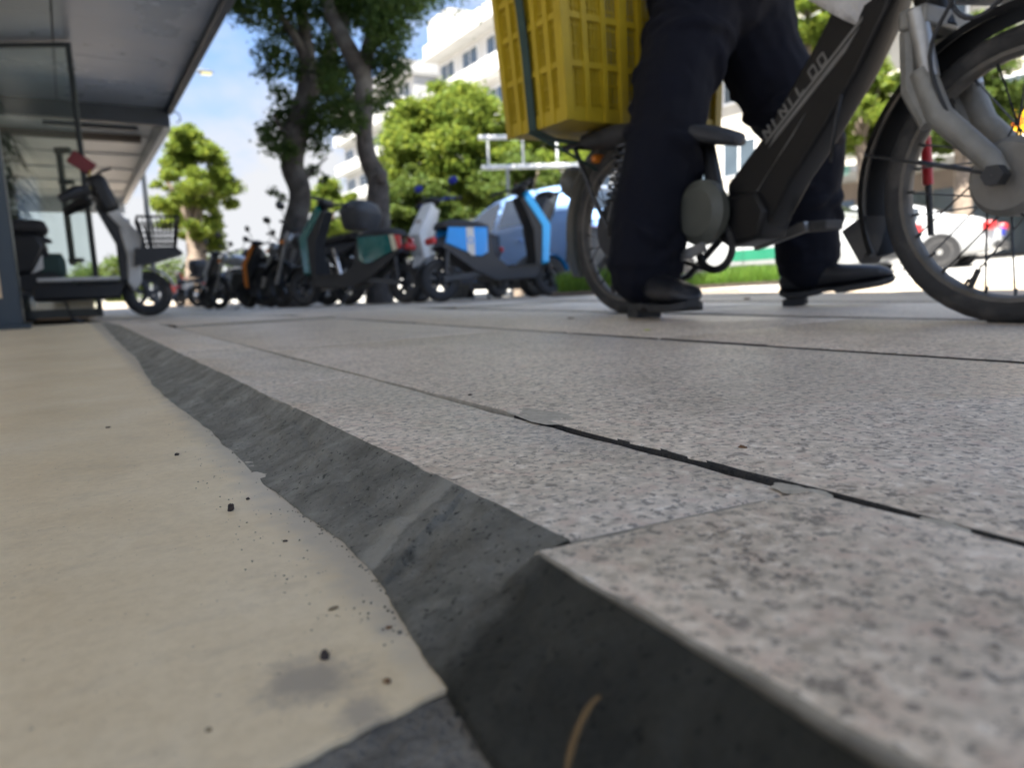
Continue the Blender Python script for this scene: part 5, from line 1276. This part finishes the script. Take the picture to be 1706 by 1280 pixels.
ankN, ankF = (1.212, 1.325, .085), (1.785, 1.285, .105)
chest = (1.51, 1.27, 1.17); neck = (1.49, 1.20, 1.40); head = (1.48, 1.16, 1.55)
handR, handL = (1.08, .885, .985), (1.62, .885, .985)
def fingers(h, sx):
    out = []; hx, hy, hz = h
    for k in range(4):
        x = hx + (k - 1.5) * .019; out.append(([(x, hy + .035, hz + .012), (x, hy - .012, hz + .024), (x, hy - .026, hz + .002), (x, hy - .010, hz - .020)], [.0095, .0092, .0085, .0078]))
    out.append(([(hx + sx * .032, hy + .05, hz + .005), (hx + sx * .045, hy + .02, hz - .012), (hx + sx * .025, hy + .005, hz - .024)], [.011, .010, .009])); return out
body_ch = [([hipN, kneeN, ankN], [.075, .05, .034]), ([hipF, kneeF, ankF], [.075, .05, .034]),
           ([(1.55, 1.385, .82), (1.53, 1.34, 1.0), chest, (1.50, 1.22, 1.30)], [.125, .125, .14, .10], (1.25, .85)), ([(1.50, 1.22, 1.30), neck], [.06, .052]),
           ([(1.34, 1.24, 1.30), (1.18, 1.12, 1.12), (handR[0], handR[1] + .06, handR[2])], [.052, .040, .026]), ([(1.66, 1.24, 1.30), (1.76, 1.12, 1.12), (handL[0], handL[1] + .06, handL[2])], [.052, .040, .026]),
           ([(1.36, 1.23, 1.30), (1.64, 1.23, 1.30)], [.06, .06]), ([(1.485, 1.18, 1.44), (1.48, 1.165, 1.50), (1.48, 1.165, 1.565), (1.48, 1.17, 1.62)], [.062, .078, .086, .06]),
           ([(1.475, 1.085, 1.525), (1.475, 1.065, 1.505)], [.012, .014]), ([(1.395, 1.17, 1.525), (1.393, 1.18, 1.55)], [.014, .016]), ([(1.567, 1.17, 1.525), (1.569, 1.18, 1.55)], [.014, .016]),
           ([(handR[0], handR[1] + .06, handR[2]), (handR[0], handR[1] + .02, handR[2] + .01)], [.030, .032]), ([(handL[0], handL[1] + .06, handL[2]), (handL[0], handL[1] + .02, handL[2] + .01)], [.030, .032])] + fingers(handR, 1) + fingers(handL, -1)
lump(body_ch, .0055, 'body', M['skin'], pe, 2)
for s in (-1, 1): MB().ball((1.475 + s * .032 - O.x, 1.088 - O.y, 1.545), .011).build('eye', M['white_plastic'], pe)
MB().ball((1.475 - O.x, 1.088 - O.y, 1.478), (.024, .008, .005)).build('mouth', M['darkred'], pe)
hr = MB(); hr.ball((1.48 - O.x, 1.19 - O.y, 1.59), (.096, .098, .075), 20, 12); hr.build('hair', M['hair'], pe)
def folds(path, rad, n, seed):
    r_ = random.Random(seed); out = []; P = smooth_path([Vector(p) for p in path], 12)
    for k in range(n):
        i = r_.randrange(2, len(P) - 2); c = P[i]; ax = (P[i + 1] - P[i - 1]).normalized(); u = ax.cross(Vector((0, 1, .2))).normalized(); v = ax.cross(u); a0 = r_.uniform(0, 6.28); span = r_.uniform(.9, 2.0); sl_ = r_.uniform(-.07, .07)
        rr = float(np.interp(i / (len(P) - 1), np.linspace(0, 1, len(rad)), rad)) * r_.uniform(.96, 1.02); q = []
        for j in range(5):
            t = j / 4; a = a0 + span * t; q.append(tuple(c + (u * math.cos(a) + v * math.sin(a)) * rr + ax * sl_ * (t - .5) * 2))
        out.append((q, [.005, .014, .018, .014, .005]))
    return out
legN = [(1.47, 1.39, .84), (1.435, 1.385, .72), (1.36, 1.37, .60), kneeN, (1.235, 1.335, .26), (1.215, 1.335, .12)]
legF = [(1.63, 1.385, .84), (1.66, 1.375, .72), (1.71, 1.33, .58), kneeF, (1.765, 1.285, .28), (1.78, 1.29, .13)]
tro = lump(folds(legN, [.12, .108, .10, .090, .086, .092], 26, 4) + folds(legF, [.12, .108, .102, .092, .084, .088], 26, 6) + [([(1.55, 1.39, .95), (1.55, 1.39, .84)], [.145, .15], (1.15, .9)),
      ([(1.47, 1.39, .84), (1.435, 1.385, .72), (1.36, 1.37, .60), kneeN, (1.235, 1.335, .26), (1.215, 1.335, .12)], [.12, .108, .10, .090, .086, .092], (1, 1.05)),
      ([(1.63, 1.385, .84), (1.66, 1.375, .72), (1.71, 1.33, .58), kneeF, (1.765, 1.285, .28), (1.78, 1.29, .13)], [.12, .108, .102, .092, .084, .088], (1, 1.05))], .007, 'trousers', M['navy'], pe, 2, (.018, .09))
lump([([(1.55, 1.385, .90), (1.53, 1.34, 1.05), chest, (1.50, 1.22, 1.31)], [.15, .145, .155, .115], (1.25, .88)), ([(1.34, 1.24, 1.29), (1.20, 1.135, 1.14)], [.075, .066]), ([(1.66, 1.24, 1.29), (1.745, 1.135, 1.14)], [.075, .066])], .009, 'shirt', M['shirt'], pe, 4, (.02, .08))
def shoe(heel, direc, pitch, label):
    d = Vector((direc[0], direc[1], 0)).normalized(); sd = Vector((-d.y, d.x, 0))
    st = [(0.0, .026, .020, .062), (.02, .034, .006, .085), (.06, .037, .003, .098), (.09, .036, .004, .098), (.12, .038, .004, .086), (.17, .046, .002, .066), (.22, .045, .004, .052), (.26, .033, .008, .040), (.282, .014, .014, .028)]
    st = np.array([(0.0, .024, .018, .066), (.02, .034, .006, .09), (.06, .038, .003, .104), (.09, .037, .004, .104), (.12, .039, .004, .094), (.17, .048, .002, .082), (.22, .047, .003, .073), (.255, .041, .005, .064), (.275, .030, .008, .054), (.288, .013, .014, .040)]); xs_ = np.concatenate([np.linspace(0, .25, 26), np.linspace(.255, .288, 9)])
    st = [(x, float(np.interp(x, st[:, 0], st[:, 1])), float(np.interp(x, st[:, 0], st[:, 2])), float(np.interp(x, st[:, 0], st[:, 3]))) for x in xs_]
    rings = []; sr = []
    for x, wd, z0, z1 in st:
        hh_ = z1 - z0 - .016
        rings.append([(x, wd * math.copysign(abs(math.cos(a)) ** .8, math.cos(a)), z0 + .016 + (hh_ * (math.sin(a) * .5 + .5) ** .85)) for a in [2 * math.pi * k / 18 for k in range(18)]])
        w2 = wd + .0005; sr.append([(x * 1.012 - .002, -w2, z0 + .002 + (.006 if .10 < x < .15 else 0)), (x * 1.012 - .002, w2, z0 + .002 + (.006 if .10 < x < .15 else 0)), (x * 1.012 - .002, w2, z0 + .019), (x * 1.012 - .002, -w2, z0 + .019)])
    m = Matrix.Translation(Vector(heel) - O) @ Matrix((d, sd, Vector((0, 0, 1)))).transposed().to_4x4() @ Matrix.Rotation(pitch, 4, 'Y')
    up = MB().loft(rings).xf(m).build('shoe', M['leather'], pe, ang=60); sb = up.modifiers.new('soft', 'SMOOTH'); sb.iterations = 3; sb.factor = .4
    MB().loft(sr).xf(m).build('sole', M['rubber'], up, bevel=.003)
    MB().box((.036, 0, -.004), (.062, .066, .022)).xf(m).build('heel', M['rubber'], up, bevel=.003)
    lc = MB()
    for k in range(3): lc.tube([(.125 + k * .016, -.022, .092 - k * .010), (.125 + k * .016, 0, .099 - k * .011), (.125 + k * .016, .022, .092 - k * .010)], .0022, 5)
    lc.xf(m).build('laces', M['trim'], up)
shoe((1.235, 1.385, .016), (-.30, -.95), R(0), 'near')
shoe((1.735, 1.335, .015), (.50, -.87), R(-7), 'far')

# ------------------------------------------------------------------ small debris
def crumb(name, label, px, py, z, size, m, cat, seed, flat=.6, group='crumbs on the beige floor'):
    c = ground_at(px, py, z); r_ = random.Random(seed); mb = MB(); mb.ball((0, 0, 0), (size, size * .75, size * flat), 9, 6)
    mb.v = [tuple(Vector(v) * (1 + r_.uniform(-.28, .28))) for v in mb.v]
    o = mb.build(name, M[m], None, smooth=True, ang=25); o.location = (c.x, c.y, z + size * flat * .75); o.rotation_euler = (0, 0, r_.uniform(0, 6)); return tag(o, label, cat, group)
crumb('pebble', 'dark brown pebble beside the middle of the mortar', 385, 851, FZ, .0026, 'pebble', 'pebble', 1, .9)
crumb('pebble', 'blackish pebble just above the worn grey patch', 541, 1098, FZ, .0019, 'pebble', 'pebble', 2, .9)
crumb('pebble', 'tiny dark speck of grit upper left on the beige floor', 180, 713, FZ, .0022, 'pebble', 'pebble', 3, .3)
crumb('pebble', 'small dark grit with a stain trailing left of it', 295, 759, FZ, .0018, 'pebble', 'pebble', 4, .6)
crumb('leaf_scrap', 'short brown scrap on the floor near the coating edge', 645, 1137, FZ, .0016, 'dryleaf', 'leaf', 5, .3)
crumb('leaf_scrap', 'brown scrap touching the dark mortar foot', 648, 1047, FZ, .0013, 'dryleaf', 'leaf', 6, .3)
crumb('dried_blob', 'flat tan dried blob on the beige floor', 555, 1015, FZ, .0024, 'drop', 'stain', 7, .15)
crumb('dried_blob', 'faint brown dried spot low on the beige floor', 348, 1217, FZ, .0013, 'drop', 'stain', 8, .15)
crumb('pebble', 'tiny grit grain between the brown pebble and the tan dried blob', 475, 903, FZ, .0013, 'pebble', 'pebble', 9, .4)
crumb('pebble', 'small grit grain close above the brown pebble', 413, 833, FZ, .0013, 'pebble', 'pebble', 10, .6)
crumb('leaf_scrap', 'small brown leaf scrap alone on the granite slab', 1237, 748, 0, .0032, 'dryleaf', 'leaf', 11, .35, 'scraps on the paving')
crumb('leaf_scrap', 'dark scrap on the paving left of the near shoe', 951, 532, 0, .012, 'dryleaf', 'leaf', 12, .2, 'scraps on the paving')
crumb('leaf_scrap', 'yellow-green leaf scrap on the paving below the near shoe', 1078, 552, 0, .007, 'freshleaf', 'leaf', 13, .3, 'scraps on the paving')
crumb('leaf_scrap', 'dark leaf on the paving between the two shoes', 1245, 499, 0, .02, 'dryleaf', 'leaf', 14, .2, 'scraps on the paving')
crumb('pebble', 'tiny black grit on the slab left of the open joint', 783, 660, 0, .0025, 'pebble', 'pebble', 15, .4, 'scraps on the paving')
r_ = random.Random(12); dg = MB()
for k in range(170):
    y = abs(r_.gauss(.33, .12)) if k % 3 else r_.uniform(.2, 1.4); x = r_.gauss(.078, .012)
    if x > .092: continue
    s = r_.uniform(.00015, .00045); dg.box((x, y, FZ + s * .4), (s * 2, s * 1.6, s), Matrix.Rotation(r_.uniform(0, 3), 3, 'Z'))
fx_ = sorted([(p.y, p.x) for p in (ground_at(a, b, FZ) for a, b in ((840, 1280), (760, 1170), (700, 1090), (640, 985), (570, 905), (500, 858), (430, 805), (350, 720), (290, 675), (250, 640), (225, 595)))])
for k in range(160):
    y = r_.uniform(.15, 1.3) if k % 2 else abs(r_.gauss(.34, .08)); x = float(np.interp(y, [p[0] for p in fx_], [p[1] for p in fx_])) + r_.gauss(.0005, .0022)
    s = r_.uniform(.00015, .0005) * (1.6 if r_.random() < .06 else 1); dg.box((x, y, FZ + s * .5), (s * 2, s * 1.7, s * 1.5), Matrix.Rotation(r_.uniform(0, 3), 3, 'Z') @ Matrix.Rotation(r_.uniform(-.6, .6), 3, 'X'))
gt = dg.build('cement_grit', M['mortar'], None, smooth=False); tag(gt, 'fine cement grit scattered along the foot of the mortar', 'grit', kind='stuff')
a = ground_at(955, 1275, -.02); 
st_ = MB().tube(smooth_path([at(940, 1300, .172), at(955, 1240, .176), at(968, 1205, .180), at(985, 1175, .186), at(997, 1163, .19)], 5), [.0006] * 3 + [.0009] * 6 + [.0008] * 6 + [.0007] * 6, 7).build('dry_stalk', M['twig'], None)
tag(st_, 'short dry yellow-brown stalk stuck in the dark mortar', 'stalk')
